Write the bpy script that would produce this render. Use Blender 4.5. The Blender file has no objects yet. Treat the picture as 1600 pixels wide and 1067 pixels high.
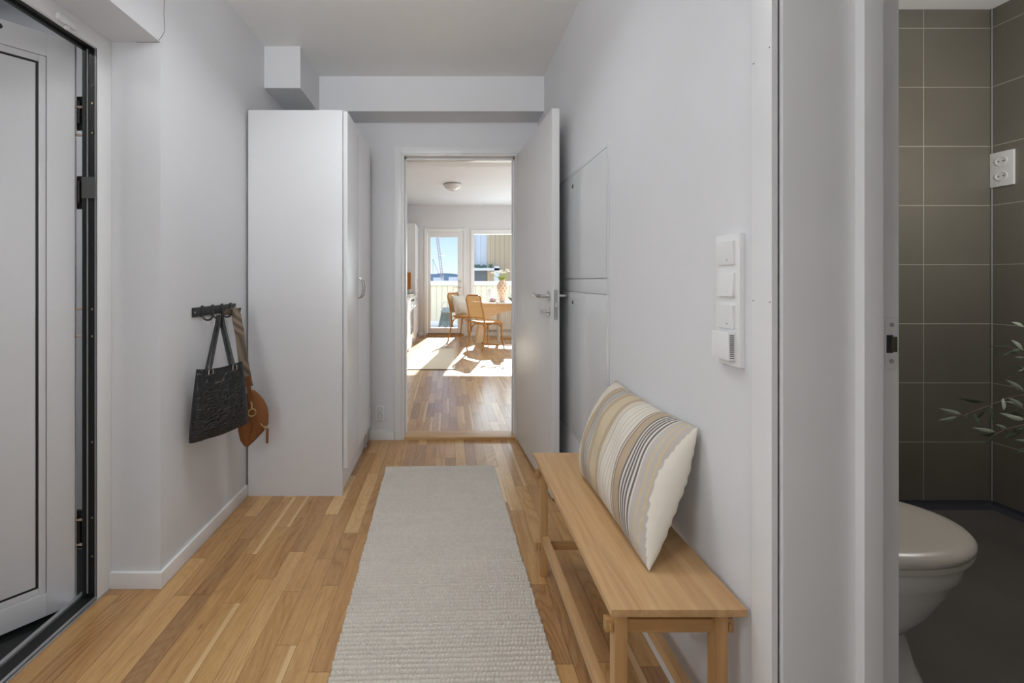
import bpy, bmesh, math, random
import numpy as np
from mathutils import Matrix, Vector
random.seed(7); rng = np.random.default_rng(3)
S = bpy.context.scene
COL = S.collection
PI = math.pi
F, PX, PY, H = 640.0, 700.0, 438.0, 1.15      # focal length in px, principal point, eye height

# ------------------------------------------------------------------ helpers
WM = {}
class MB:
    def __init__(s): s.bm = bmesh.new()
    def box(s, x0, x1, y0, y1, z0, z1, bev=0, seg=2):
        v = [s.bm.verts.new((x, y, z)) for x in (x0, x1) for y in (y0, y1) for z in (z0, z1)]
        fs = [s.bm.faces.new([v[i] for i in q]) for q in ((0,1,3,2),(4,6,7,5),(0,4,5,1),(2,3,7,6),(0,2,6,4),(1,5,7,3))]
        if bev:
            es = list({e for f in fs for e in f.edges})
            bmesh.ops.bevel(s.bm, geom=es, offset=bev, segments=seg, affect='EDGES', profile=.7)
        return s
    def obox(s, c, dx, dy, dz, hx, hy, hz, bev=0):
        """oriented box: centre, unit axes, half sizes"""
        c, dx, dy, dz = map(Vector, (c, dx, dy, dz))
        t = MB(); t.box(-hx, hx, -hy, hy, -hz, hz, bev)
        M = Matrix((dx, dy, dz)).transposed().to_4x4(); M.translation = c
        return s.add(t, M)
    def add(s, t, M=None):
        me = bpy.data.meshes.new('t'); t.bm.to_mesh(me)
        if M is not None: me.transform(M)
        s.bm.from_mesh(me); bpy.data.meshes.remove(me); return s
    def cyl(s, p0, p1, r, seg=16, r2=None, cap=True):
        p0, p1 = Vector(p0), Vector(p1); d = (p1 - p0)
        q = d.to_track_quat('Z', 'Y'); r2 = r if r2 is None else r2
        a = []; b = []
        for i in range(seg):
            t = 2*PI*i/seg; u = q @ Vector((math.cos(t), math.sin(t), 0))
            a.append(s.bm.verts.new(p0 + u*r)); b.append(s.bm.verts.new(p1 + u*r2))
        for i in range(seg):
            j = (i+1) % seg; s.bm.faces.new((a[i], a[j], b[j], b[i]))
        if cap: s.bm.faces.new(a[::-1]); s.bm.faces.new(b)
        return s
    def tube(s, pts, r, seg=8, closed=False, flat=1.0):
        pts = [Vector(p) for p in pts]; n = len(pts)
        rad = r if hasattr(r, '__len__') else [r]*n
        rings = []; up = None
        for i, p in enumerate(pts):
            a = pts[(i-1) % n] if (i > 0 or closed) else pts[0]
            b = pts[(i+1) % n] if (i < n-1 or closed) else pts[-1]
            t = (b - a).normalized()
            if up is None:
                up = Vector((0, 0, 1)) if abs(t.z) < .9 else Vector((1, 0, 0))
            u = t.cross(up)
            if u.length < 1e-5: u = t.orthogonal()
            u.normalize(); w = u.cross(t).normalized(); up = w
            rings.append([s.bm.verts.new(p + (u*math.cos(2*PI*k/seg) + w*math.sin(2*PI*k/seg)*flat)*rad[i]) for k in range(seg)])
        for i in range(n if closed else n-1):
            A, B = rings[i], rings[(i+1) % n]
            for k in range(seg):
                l = (k+1) % seg; s.bm.faces.new((A[k], A[l], B[l], B[k]))
        if not closed:
            s.bm.faces.new(rings[0][::-1]); s.bm.faces.new(rings[-1])
        return s
    def lathe(s, prof, c=(0,0,0), seg=32, caps=True):
        rings = []
        for r, z in prof:
            rings.append([s.bm.verts.new((c[0]+r*math.cos(2*PI*k/seg), c[1]+r*math.sin(2*PI*k/seg), c[2]+z)) for k in range(seg)])
        for A, B in zip(rings, rings[1:]):
            for k in range(seg):
                l = (k+1) % seg; s.bm.faces.new((A[k], A[l], B[l], B[k]))
        if caps: s.bm.faces.new(rings[0][::-1]); s.bm.faces.new(rings[-1])
        return s
    def loft(s, rings, caps=True):
        R = [[s.bm.verts.new(p) for p in r] for r in rings]
        n = len(R[0])
        for A, B in zip(R, R[1:]):
            for k in range(n):
                l = (k+1) % n; s.bm.faces.new((A[k], A[l], B[l], B[k]))
        if caps: s.bm.faces.new(R[0][::-1]); s.bm.faces.new(R[-1])
        return s
    def prism(s, pts, d):
        """closed outline (3-D points) swept by vector d"""
        d = Vector(d); A = [s.bm.verts.new(p) for p in pts]; B = [s.bm.verts.new(Vector(p)+d) for p in pts]
        n = len(A)
        for k in range(n):
            l = (k+1) % n; s.bm.faces.new((A[k], A[l], B[l], B[k]))
        s.bm.faces.new(A[::-1]); s.bm.faces.new(B); return s
    def sphere(s, c, r, seg=16, sc=(1,1,1)):
        M = Matrix.Translation(Vector(c)) @ Matrix.Diagonal((r*sc[0], r*sc[1], r*sc[2], 1))
        bmesh.ops.create_uvsphere(s.bm, u_segments=seg, v_segments=max(6, seg//2), radius=1, matrix=M); return s
    def build(s, name, mat, parent=None, local=False, angle=35, keep=False):
        bmesh.ops.recalc_face_normals(s.bm, faces=s.bm.faces)
        me = bpy.data.meshes.new(name); s.bm.to_mesh(me); s.bm.free()
        return finish(me, name, mat, parent, local, angle, keep)

def finish(me, name, mat, parent=None, local=False, angle=35, keep=False):
    me.materials.append(mat)
    me.polygons.foreach_set('use_smooth', [True]*len(me.polygons))
    if angle: me.set_sharp_from_angle(angle=math.radians(angle))
    o = bpy.data.objects.new(name, me); COL.objects.link(o)
    if parent is not None:
        o.parent = parent
        if not local: me.transform(WM[parent.name].inverted())
        WM[o.name] = WM[parent.name]
    elif keep:
        WM[o.name] = Matrix.Identity(4)
    else:
        co = np.empty(len(me.vertices)*3); me.vertices.foreach_get('co', co); co = co.reshape(-1, 3)
        c = Vector(((co[:,0].min()+co[:,0].max())/2, (co[:,1].min()+co[:,1].max())/2, co[:,2].min()))
        me.transform(Matrix.Translation(-c)); o.location = c
        WM[o.name] = Matrix.Translation(c)
    return o

def tag(o, label=None, cat=None, group=None, kind=None):
    if label: o['label'] = label
    if cat: o['category'] = cat
    if group: o['group'] = group
    if kind: o['kind'] = kind
    return o
def thing(name, label, cat, loc=(0,0,0), rz=0, group=None, kind=None):
    o = bpy.data.objects.new(name, None); COL.objects.link(o)
    o.location = loc; o.rotation_euler = (0, 0, rz); o.empty_display_size = .1
    WM[o.name] = Matrix.Translation(Vector(loc)) @ Matrix.Rotation(rz, 4, 'Z')
    return tag(o, label, cat, group, kind)
def struct(name, mb, mat, label, cat, angle=35):
    return tag(mb.build(name, mat, keep=True, angle=angle), label, cat, None, 'structure')
def copy_tree(o, parent=None):
    c = o.copy(); COL.objects.link(c); c.parent = parent
    WM[c.name] = WM[o.name]
    for ch in list(o.children): copy_tree(ch, c)
    return c

# ------------------------------------------------------------------ materials
def srgb(r, g, b):
    f = lambda c: ((c/255)/12.92 if c/255 <= .04045 else ((c/255+.055)/1.055)**2.4)
    return (f(r), f(g), f(b), 1)
class NT:
    def __init__(s, name):
        s.m = bpy.data.materials.new(name); s.m.use_nodes = True
        s.t = s.m.node_tree; s.b = s.t.nodes['Principled BSDF']
    def n(s, typ, **kw):
        o = s.t.nodes.new(typ)
        for k, v in kw.items():
            if k.startswith('_'): setattr(o, k[1:], v)
            else: o.inputs[k.replace('__', ' ')].default_value = v
        return o
    def l(s, a, b): s.t.links.new(a, b)
    def math(s, op, a, b=None, c=None):
        o = s.t.nodes.new('ShaderNodeMath'); o.operation = op
        for i, v in enumerate((a, b, c)):
            if v is None: continue
            if isinstance(v, (int, float)): o.inputs[i].default_value = v
            else: s.l(v, o.inputs[i])
        return o.outputs[0]
    def mix(s, fac, a, b, blend='MIX'):
        o = s.t.nodes.new('ShaderNodeMix'); o.data_type = 'RGBA'; o.blend_type = blend
        for i, v in ((0, fac), (6, a), (7, b)):
            if isinstance(v, (int, float)): o.inputs[i].default_value = v
            elif isinstance(v, tuple): o.inputs[i].default_value = v
            else: s.l(v, o.inputs[i])
        return o.outputs[2]
    def coords(s, scale=(1,1,1), rot=(0,0,0)):
        tc = s.n('ShaderNodeTexCoord'); mp = s.n('ShaderNodeMapping')
        mp.inputs['Scale'].default_value = scale; mp.inputs['Rotation'].default_value = rot
        s.l(tc.outputs['Object'], mp.inputs[0]); return mp.outputs[0]
    def noise(s, vec, scale, detail=3, rough=.5, dist=0):
        o = s.n('ShaderNodeTexNoise', Scale=scale, Detail=detail, Roughness=rough, Distortion=dist)
        if vec is not None: s.l(vec, o.inputs['Vector'])
        return o.outputs['Fac']
    def ramp(s, fac, stops, interp='LINEAR'):
        o = s.t.nodes.new('ShaderNodeValToRGB'); o.color_ramp.interpolation = interp
        e = o.color_ramp.elements
        while len(e) < len(stops): e.new(.5)
        for el, (p, c) in zip(e, stops): el.position = p; el.color = c
        s.l(fac, o.inputs[0]); return o.outputs[0]
    def bump(s, h, strength=.2, dist=.002):
        o = s.n('ShaderNodeBump', Strength=strength, Distance=dist); s.l(h, o.inputs['Height']); s.l(o.outputs[0], s.b.inputs['Normal'])
    def col(s, c):
        if isinstance(c, tuple): s.b.inputs['Base Color'].default_value = c
        else: s.l(c, s.b.inputs['Base Color'])

def paint(name, c, rough=.5, bump=.1, scale=300, spec=.5, var=.03, metal=0):
    k = NT(name); v = k.coords()
    n = k.noise(v, scale, 2)
    n2 = k.noise(v, 3, 3)
    d = tuple(max(0, x*(1-var*2)) for x in c[:3]) + (1,)
    k.col(k.mix(n2, d, c)); k.b.inputs['Roughness'].default_value = rough
    k.b.inputs['Specular IOR Level'].default_value = spec; k.b.inputs['Metallic'].default_value = metal
    if bump: k.bump(n, bump, .001)
    return k.m
M = {}
M['wall'] = paint('wall_paint', (.72,.72,.735,1), .6, .25, 260)
M['ceiling'] = paint('ceiling_paint', (.87,.87,.86,1), .7, .15, 200)
M['trim'] = paint('white_trim', (.76,.76,.765,1), .32, .05, 400)
M['trim_white'] = paint('clean_white_trim', (.82,.82,.815,1), .35, .03)
M['wardrobe'] = paint('wardrobe_foil', (.72,.72,.735,1), .3, .12, 500)
M['leaf'] = paint('door_lacquer', (.73,.725,.72,1), .3, .1, 600)
M['gloss'] = paint('gloss_white', (.68,.69,.70,1), .07, 0)
M['entry'] = paint('entrance_white', (.72,.72,.735,1), .35, .08, 500)
M['black'] = paint('black_gasket', (.010,.011,.011,1), .5, .3, 300)
M['blackmetal'] = paint('black_metal', (.02,.02,.021,1), .4, .1)
M['purple'] = paint('grey_seal', (.10,.095,.11,1), .5, .1)
M['chrome'] = paint('brushed_steel', (.62,.61,.60,1), .25, .02, metal=1)
M['alu'] = paint('aluminium', (.55,.55,.57,1), .35, .05, metal=.7)
M['brass'] = paint('brass', (.62,.52,.28,1), .35, 0, metal=.8)
M['copper'] = paint('copper_pin', (.75,.6,.5,1), .4, 0, metal=.4)
M['grey_plastic'] = paint('grey_plastic', (.35,.36,.36,1), .4, .05)
M['tape'] = paint('grey_tape', (.10,.105,.10,1), .45, .1)
M['plastic'] = paint('white_plastic', (.80,.80,.80,1), .3, .02)
M['plastic_dark'] = paint('dark_hole', (.03,.03,.03,1), .5, 0)
M['porcelain'] = paint('porcelain', (.72,.70,.66,1), .15, 0)
M['seatlid'] = paint('toilet_lid', (.66,.61,.54,1), .25, 0)
M['white_floor'] = paint('balcony_floor', (.6,.6,.58,1), .7, .2, 60)
M['mirrorglass'] = paint('oven_glass', (.25,.26,.28,1), .1, 0)
M['cream'] = paint('cream_fabric', (.62,.58,.50,1), .9, .5, 500)
M['hill'] = paint('far_hills', (.46,.53,.53,1), .9, 0, 1, var=.2)
M['ground'] = paint('city_ground', (.35,.35,.33,1), .9, 0, 1)
M['citywhite'] = paint('far_buildings', (.72,.74,.75,1), .8, 0)
M['craner'] = paint('crane_paint', (.62,.38,.33,1), .6, 0)
M['mat'] = paint('black_wet_mat', (.02,.021,.022,1), .25, 1.0, 40, var=.4)
M['corr'] = paint('corridor_plaster', (.55,.56,.58,1), .8, .6, 120, var=.12)
M['corrceil'] = paint('corridor_ceiling', (.16,.155,.16,1), .8, .4, 120)

def wood(name, c1, c2, c3, axis='Y', scale=1, rough=.4, strips=None, bump=.15):
    k = NT(name)
    sc = {'X': (.06,1,1), 'Y': (1,.06,1), 'Z': (1,1,.06)}[axis]
    v = k.coords(tuple(a*scale for a in sc))
    n1 = k.noise(v, 60, 4, .6, .6); n2 = k.noise(v, 260, 3, .6); n3 = k.noise(v, 14, 2, .5)
    f = k.math('ADD', k.math('MULTIPLY', n1, .6), k.math('MULTIPLY', n3, .4))
    c = k.ramp(f, [(.34, c1), (.52, c2), (.78, c3)])
    c = k.mix(k.math('MULTIPLY', n2, .22), c, c3)
    if strips:
        tc = k.n('ShaderNodeTexCoord'); sp = k.n('ShaderNodeSeparateXYZ'); k.l(tc.outputs['Object'], sp.inputs[0])
        fl = k.math('FLOOR', k.math('DIVIDE', sp.outputs[0], strips))
        wn = k.n('ShaderNodeTexWhiteNoise', _noise_dimensions='1D'); k.l(fl, wn.inputs['W'])
        c = k.mix(k.math('MULTIPLY', wn.outputs['Value'], .3), c, c3)
    k.col(c); k.b.inputs['Roughness'].default_value = rough; k.bump(n2, bump, .0006)
    return k.m
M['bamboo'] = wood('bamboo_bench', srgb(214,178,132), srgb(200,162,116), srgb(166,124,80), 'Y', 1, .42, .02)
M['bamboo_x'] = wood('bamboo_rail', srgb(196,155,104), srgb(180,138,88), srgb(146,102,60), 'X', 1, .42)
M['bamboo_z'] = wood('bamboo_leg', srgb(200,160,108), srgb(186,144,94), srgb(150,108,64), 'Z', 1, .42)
M['oaktrim'] = wood('oak_threshold', srgb(214,180,134), srgb(196,156,108), srgb(160,116,72), 'X', 1, .35)
M['bent'] = wood('bent_beech', srgb(200,148,80), srgb(184,130,64), srgb(146,98,44), 'Z', 1, .35)
M['cutboard'] = wood('cutting_board', srgb(204,140,70), srgb(186,120,52), srgb(150,92,36), 'Z', 1, .4)
M['ply'] = wood('pale_plywood', srgb(232,210,180), srgb(222,196,160), srgb(200,168,128), 'X', 1, .5)

def plank_mat():
    k = NT('oak_parquet')
    at = k.n('ShaderNodeAttribute', _attribute_name='rnd')
    sp = k.n('ShaderNodeSeparateColor'); k.l(at.outputs['Color'], sp.inputs[0])
    r1, r2, r3 = sp.outputs
    tc = k.n('ShaderNodeTexCoord'); cb = k.n('ShaderNodeCombineXYZ')
    k.l(k.math('MULTIPLY', r1, 31.0), cb.inputs[0]); k.l(k.math('MULTIPLY', r2, 57.0), cb.inputs[1])
    ad = k.n('ShaderNodeVectorMath', _operation='ADD'); k.l(tc.outputs['Object'], ad.inputs[0]); k.l(cb.outputs[0], ad.inputs[1])
    mp = k.n('ShaderNodeMapping'); mp.inputs['Scale'].default_value = (1, .09, 1); k.l(ad.outputs[0], mp.inputs[0]); v = mp.outputs[0]
    n1 = k.noise(v, 30, 5, .65, 1.5); n2 = k.noise(v, 230, 3, .65); n3 = k.noise(v, 7, 3, .5, 2.0)
    # cathedral grain: rings of a stretched noise field
    mp3 = k.n('ShaderNodeMapping'); mp3.inputs['Scale'].default_value = (1, .16, 1); k.l(ad.outputs[0], mp3.inputs[0])
    nf = k.noise(mp3.outputs[0], 5.5, 1, .4, .3)
    rings = k.math('POWER', k.math('ABSOLUTE', k.math('SINE', k.math('MULTIPLY', nf, 95.0))), .6)
    base = k.ramp(r3, [(0, srgb(150,104,58)), (.3, srgb(176,128,72)), (.55, srgb(186,140,80)), (.8, srgb(198,152,92)), (1, srgb(210,170,116))])
    dark = k.mix(1.0, base, (.66,.57,.47,1), 'MULTIPLY')
    light = k.mix(.18, base, srgb(236,206,162))
    g = k.math('ADD', k.math('MULTIPLY', n1, .62), k.math('MULTIPLY', n3, .25))
    g = k.math('ADD', g, k.math('MULTIPLY', k.math('SUBTRACT', 1, rings), k.math('MULTIPLY', r1, .26)))
    c = k.mix(k.ramp(g, [(.36, (0,0,0,1)), (.80, (1,1,1,1))]), light, dark)
    pores = k.ramp(n2, [(.50, (0,0,0,1)), (.70, (.6,.6,.6,1))])
    c = k.mix(pores, c, k.mix(1.0, c, (.74,.65,.54,1), 'MULTIPLY'))
    e_ = k.math('ADD', at.outputs['Alpha'], k.math('MULTIPLY', k.math('SUBTRACT', n3, .5), .5))
    st = k.math('MULTIPLY', k.math('GREATER_THAN', r2, .84), k.ramp(e_, [(.68, (0,0,0,1)), (.78, (1,1,1,1))]))
    c = k.mix(k.math('MULTIPLY', st, .65), c, srgb(226,196,148))
    # knots
    vo = k.n('ShaderNodeTexVoronoi', Scale=1.0, Randomness=1.0); mp2 = k.n('ShaderNodeMapping'); mp2.inputs['Scale'].default_value = (7, 3.5, 1)
    k.l(ad.outputs[0], mp2.inputs[0]); k.l(mp2.outputs[0], vo.inputs[0])
    kn = k.ramp(vo.outputs['Distance'], [(.02, (1,1,1,1)), (.07, (0,0,0,1))])
    c = k.mix(k.math('MULTIPLY', kn, .45), c, srgb(96,60,32))
    k.col(c)
    k.l(k.math('ADD', k.math('MULTIPLY', n1, .12), .26), k.b.inputs['Roughness'])
    k.b.inputs['Coat Weight'].default_value = .35; k.b.inputs['Coat Roughness'].default_value = .16
    k.bump(n2, .12, .0005)
    return k.m
M['plank'] = plank_mat()
M['gap'] = paint('floor_gap', srgb(92,60,34), .7, 0)

def tile_mat(name, ox, wx, axis):
    k = NT(name)
    tc = k.n('ShaderNodeTexCoord'); sp = k.n('ShaderNodeSeparateXYZ'); k.l(tc.outputs['Object'], sp.inputs[0])
    a = sp.outputs[0 if axis == 'X' else 1]
    def line(v, off, w, th):
        f = k.math('MODULO', k.math('ADD', v, 100*w - off), w)
        return k.math('ADD', k.math('LESS_THAN', f, th), k.math('GREATER_THAN', f, w-th))
    g = k.math('MINIMUM', k.math('ADD', line(a, ox, wx, .0016), line(sp.outputs[2], .03, .3, .0016)), 1)
    v = k.coords()
    n = k.noise(v, 2.2, 3); n2 = k.noise(v, 260, 3)
    c = k.mix(n, srgb(114,110,100), srgb(136,131,119)); c = k.mix(k.math('MULTIPLY', n2, .35), c, srgb(90,82,72))
    k.col(k.mix(g, c, srgb(190,186,170))); k.b.inputs['Roughness'].default_value = .38
    k.bump(k.math('SUBTRACT', k.math('MULTIPLY', n2, .1), g), .4, .001)
    return k.m
M['tile_back'] = tile_mat('grey_tiles_back', 2.415, .6, 'X')
M['tile_side'] = tile_mat('grey_tiles_side', 2.08, .6, 'Y')
M['bathfloor'] = paint('dark_vinyl', srgb(112,107,102), .45, .3, 250, var=.25)
M['coving'] = paint('dark_coving', srgb(64,66,74), .35, .05)

def glass_mat(name, tint=(1,1,1,1), refl=.004):
    k = NT(name); k.t.nodes.remove(k.b)
    out = k.t.nodes['Material Output']
    tr = k.n('ShaderNodeBsdfTransparent', Color=tint); gl = k.n('ShaderNodeBsdfGlossy', Roughness=.02)
    mx = k.n('ShaderNodeMixShader', Fac=refl); k.l(tr.outputs[0], mx.inputs[1]); k.l(gl.outputs[0], mx.inputs[2]); k.l(mx.outputs[0], out.inputs[0])
    return k.m
M['glass'] = glass_mat('window_glass', (.96,.98,.97,1), .006)
M['lampglass'] = paint('opal_glass', (.7,.7,.7,1), .15, 0)

def cladding(name, c1, c2, w, axis=0, line=(.3,.28,.22,1), lw=.012):
    k = NT(name); tc = k.n('ShaderNodeTexCoord'); sp = k.n('ShaderNodeSeparateXYZ'); k.l(tc.outputs['Object'], sp.inputs[0])
    a = k.math('ADD', sp.outputs[axis], 50*w)
    idx = k.math('FLOOR', k.math('DIVIDE', a, w)); wn = k.n('ShaderNodeTexWhiteNoise', _noise_dimensions='1D'); k.l(idx, wn.inputs['W'])
    f = k.math('LESS_THAN', k.math('MODULO', a, w), lw)
    n = k.noise(k.coords((1,1,.15)), 6, 4)
    c = k.mix(k.math('MULTIPLY', k.math('ADD', wn.outputs['Value'], n), .5), c1, c2)
    k.col(k.mix(f, c, line)); k.b.inputs['Roughness'].default_value = .7; return k.m
M['parapet'] = cladding('cream_cladding', srgb(232,222,194), srgb(216,208,186), .145, 0, srgb(170,160,130))
M['brownclad'] = cladding('weathered_cladding', srgb(214,190,156), srgb(188,162,128), .16, 0, srgb(150,132,104))
M['greyclad'] = cladding('pale_grey_panels', srgb(222,226,228), srgb(206,210,212), .36, 0, srgb(160,166,170))

def tote_mat():
    k = NT('croc_leather'); v = k.coords()
    vo = k.n('ShaderNodeTexVoronoi', Scale=42, _feature='DISTANCE_TO_EDGE'); k.l(k.coords((1,1,1.9)), vo.inputs[0])
    k.col((.011,.011,.012,1)); k.b.inputs['Roughness'].default_value = .38
    k.bump(k.ramp(vo.outputs[0], [(0,(0,0,0,1)),(.10,(1,1,1,1))]), .7, .0035); return k.m
M['croc'] = tote_mat()
M['suede'] = paint('tan_suede', srgb(140,86,38), .75, .5, 250, var=.2)
M['suede_dark'] = paint('tan_leather', srgb(122,70,30), .5, .2, 250, var=.1)
def strap_mat():
    k = NT('woven_strap'); ck = k.n('ShaderNodeTexChecker', Scale=420); k.l(k.coords((1,1,1),(.6,.5,.4)), ck.inputs[0])
    ck.inputs[1].default_value = srgb(150,132,112); ck.inputs[2].default_value = srgb(52,44,38)
    k.col(ck.outputs[0]); k.b.inputs['Roughness'].default_value = .85; return k.m
M['strap'] = strap_mat()
def attr_mat(name, rough=.9, bump=.4, sc=700):
    k = NT(name); at = k.n('ShaderNodeAttribute', _attribute_name='col'); k.col(at.outputs['Color'])
    k.b.inputs['Roughness'].default_value = rough; k.bump(k.noise(k.coords(), sc, 2), bump, .001); return k.m
M['pillow'] = attr_mat('striped_linen')
def rug_mat():
    k = NT('wool_rug'); n = k.noise(k.coords(), 60, 3); n2 = k.noise(k.coords((.3,1,1)), 14, 2)
    c = k.mix(n, srgb(202,195,184), srgb(226,219,208)); c = k.mix(k.math('MULTIPLY', n2, .35), c, srgb(184,176,166))
    k.col(c); k.b.inputs['Roughness'].default_value = .95; k.b.inputs['Sheen Weight'].default_value = 0
    k.bump(k.noise(k.coords(), 900, 2), .5, .001); return k.m
M['rug'] = rug_mat()
M['rug2'] = paint('flat_rug', srgb(232,222,200), .9, .5, 300, var=.06)
M['leafgreen'] = paint('olive_leaf', (.16,.22,.15,1), .5, .1, var=.2)
M['leafpale'] = paint('olive_leaf_underside', (.60,.68,.55,1), .6, .1, var=.1)
M['stem'] = paint('olive_stem', (.16,.12,.09,1), .8, .2)
M['green'] = paint('flower_green', (.35,.45,.10,1), .6, .1)
M['petal'] = paint('white_petal', (.82,.80,.70,1), .7, .1)
M['iron'] = paint('cast_iron', (.09,.085,.06,1), .45, .3, 150)
M['berry'] = paint('red_berries', (.35,.05,.05,1), .4, 0)
M['zinc'] = paint('dark_zinc', (.22,.24,.26,1), .5, .1)
M['pot'] = paint('clay_pot', (.3,.28,.26,1), .8, .2)
def cane_mat():
    k = NT('woven_cane'); ck = k.n('ShaderNodeTexChecker', Scale=220); k.l(k.coords((1,1,1),(0,.785,0)), ck.inputs[0])
    ck.inputs[1].default_value = srgb(232,196,140); ck.inputs[2].default_value = srgb(204,160,100)
    k.col(ck.outputs[0]); k.b.inputs['Alpha'].default_value = .86; return k.m
M['cane'] = cane_mat()
def vase_mat():
    k = NT('diamond_vase'); tc = k.n('ShaderNodeTexCoord'); sp = k.n('ShaderNodeSeparateXYZ'); k.l(tc.outputs['Object'], sp.inputs[0])
    ang = k.math('DIVIDE', k.math('ARCTAN2', sp.outputs[1], sp.outputs[0]), 2*PI)
    a = k.math('MULTIPLY', ang, 8); z = k.math('MULTIPLY', sp.outputs[2], 10)
    p = k.math('ABSOLUTE', k.math('SINE', k.math('MULTIPLY', k.math('ADD', a, z), PI)))
    q = k.math('ABSOLUTE', k.math('SINE', k.math('MULTIPLY', k.math('SUBTRACT', a, z), PI)))
    m = k.math('LESS_THAN', k.math('MINIMUM', p, q), .45)
    k.col(k.mix(m, srgb(214,172,134), srgb(240,228,208))); k.b.inputs['Roughness'].default_value = .5; return k.m
M['vase'] = vase_mat()

# ------------------------------------------------------------------ camera
cam = bpy.data.cameras.new('camera'); co = bpy.data.objects.new('camera', cam); COL.objects.link(co)
co.location = (0, 0, H); co.rotation_euler = (PI/2, 0, 0)
cam.sensor_fit = 'HORIZONTAL'; cam.sensor_width = 36; cam.lens = 36*F/1600
cam.shift_x = (800-PX)/1600; cam.shift_y = (PY-533.5)/1600
cam.clip_start = .02; cam.clip_end = 3000
S.camera = co

# ------------------------------------------------------------------ room shell
CH = 2.525      # hall ceiling
XL, XR = -1.08, .647
YF = 2.96       # far wall of hall
struct('wall_left', MB().box(-1.33, XL, 1.538, 2.96, 0, CH).box(-1.33, XL, .36, 1.538, 2.044, CH).box(-1.33, XL, -2.4, .36, 0, CH), M['wall'], 'white painted left wall with the recess of the entrance door', 'wall')
struct('wall_right', MB().box(XR, .873, .83, YF, 0, CH).box(XR, .873, -.08, .83, 2.09, CH).box(XR, .873, -2.4, -.08, 0, CH), M['wall'], 'white painted right wall between hall and bathroom', 'wall')
struct('wall_behind', MB().box(-1.33, .873, -2.52, -2.4, 0, CH), M['wall'], 'wall at the near end of the hall', 'wall')
struct('wall_far', MB().box(-1.33, -.338, YF, 3.08, 0, 2.72).box(.508, 3.6, YF, 3.08, 0, 2.72).box(-.338, .508, YF, 3.08, 2.07, 2.72), M['wall'], 'wall at the far end of the hall around the kitchen doorway', 'wall')
struct('ceiling', MB().box(-1.33, .873, -2.52, YF, CH, CH+.1), M['ceiling'], 'white ceiling of the hall', 'ceiling')
struct('trim_1', MB().box(XL, XR, 2.76, YF, 2.29, CH), M['wall'], 'dropped beam across the hall above the doorway', 'beam')
struct('trim_2', MB().box(XL, -.868, 2.407, 2.76, 2.28, CH), M['wall'], 'boxed-in duct in the corner above the wardrobe', 'duct')

def planks(name, x0, x1, y0, y1, label, zt=0.0):
    w = .0655; V = []; Fc = []; C = []
    nx = int(math.ceil((x1-x0)/w)); g = .0005
    for i in range(nx):
        xa, xb = x0+i*w, min(x0+(i+1)*w, x1)
        y = y0 - random.random()*.5; trip = i//3
        while y < y1:
            L = random.choice([.32,.4,.45,.5,.58,.66]) ; a, b = max(y, y0), min(y+L, y1); y += L
            if b-a < .01: continue
            n = len(V); V += [(xa+g, a+g, zt), (xb-g, a+g, zt), (xb-g, b-g, zt), (xa+g, b-g, zt)]
            Fc.append((n, n+1, n+2, n+3)); r = (random.random(), random.random(), min(1, max(0, random.gauss(.5, .3)))); C += [(*r, 0), (*r, 1), (*r, 1), (*r, 0)]
    me = bpy.data.meshes.new(name); me.from_pydata(V, [], Fc)
    at = me.attributes.new('rnd', 'FLOAT_COLOR', 'POINT'); at.data.foreach_set('color', np.array(C, dtype=np.float32).ravel())
    n0 = len(me.vertices)
    bm = bmesh.new(); bm.from_mesh(me)
    z = zt-.0008
    t = MB(); t.box(x0, x1, y0, y1, zt-.12, z)
    me2 = bpy.data.meshes.new('b'); t.bm.to_mesh(me2); bm.from_mesh(me2)
    for f in bm.faces:
        if f.calc_center_median().z < zt-.0004: f.material_index = 1
    bm.to_mesh(me); bm.free()
    o = finish(me, name, M['plank'], keep=True, angle=0); me.materials.append(M['gap'])
    return tag(o, label, 'floor', None, 'structure')
planks('floor', -1.262, .66, -2.4, 2.965, 'oak parquet floor of the hall')
planks('floor', -1.3, 3.5, 3.045, 8.52, 'oak parquet floor of the kitchen')

BB = .06
struct('baseboard_left', MB().box(XL, XL+.013, 1.538, 2.184, 0, BB, .002).box(-1.262, XL+.013, 1.525, 1.538, 0, BB, .002), M['trim_white'], 'white baseboard along the left wall and round its corner', 'baseboard')
struct('baseboard_right', MB().box(XR-.013, XR, .862, 2.945, 0, BB, .002), M['trim_white'], 'white baseboard along the right wall', 'baseboard')
struct('baseboard_far', MB().box(-.62, -.388, YF-.012, YF, 0, BB, .002), M['trim'], 'white baseboard under the far wall socket', 'baseboard')
# plaster cracks
o = MB().tube([(XL+.0006, 1.53+.0, 2.047), (XL+.0006, 1.548, 2.075), (XL+.0006, 1.56, 2.10), (XL+.0006, 1.556, 2.16), (XL+.0006, 1.558, 2.22)], .0009, 4).tube([(-1.17, 1.5375, 2.0435), (-1.13, 1.5375, 2.044), (XL, 1.5375, 2.0435)], .0009, 4).build('plaster_crack', M['plastic_dark'], bpy.data.objects['wall_left'])

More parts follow.
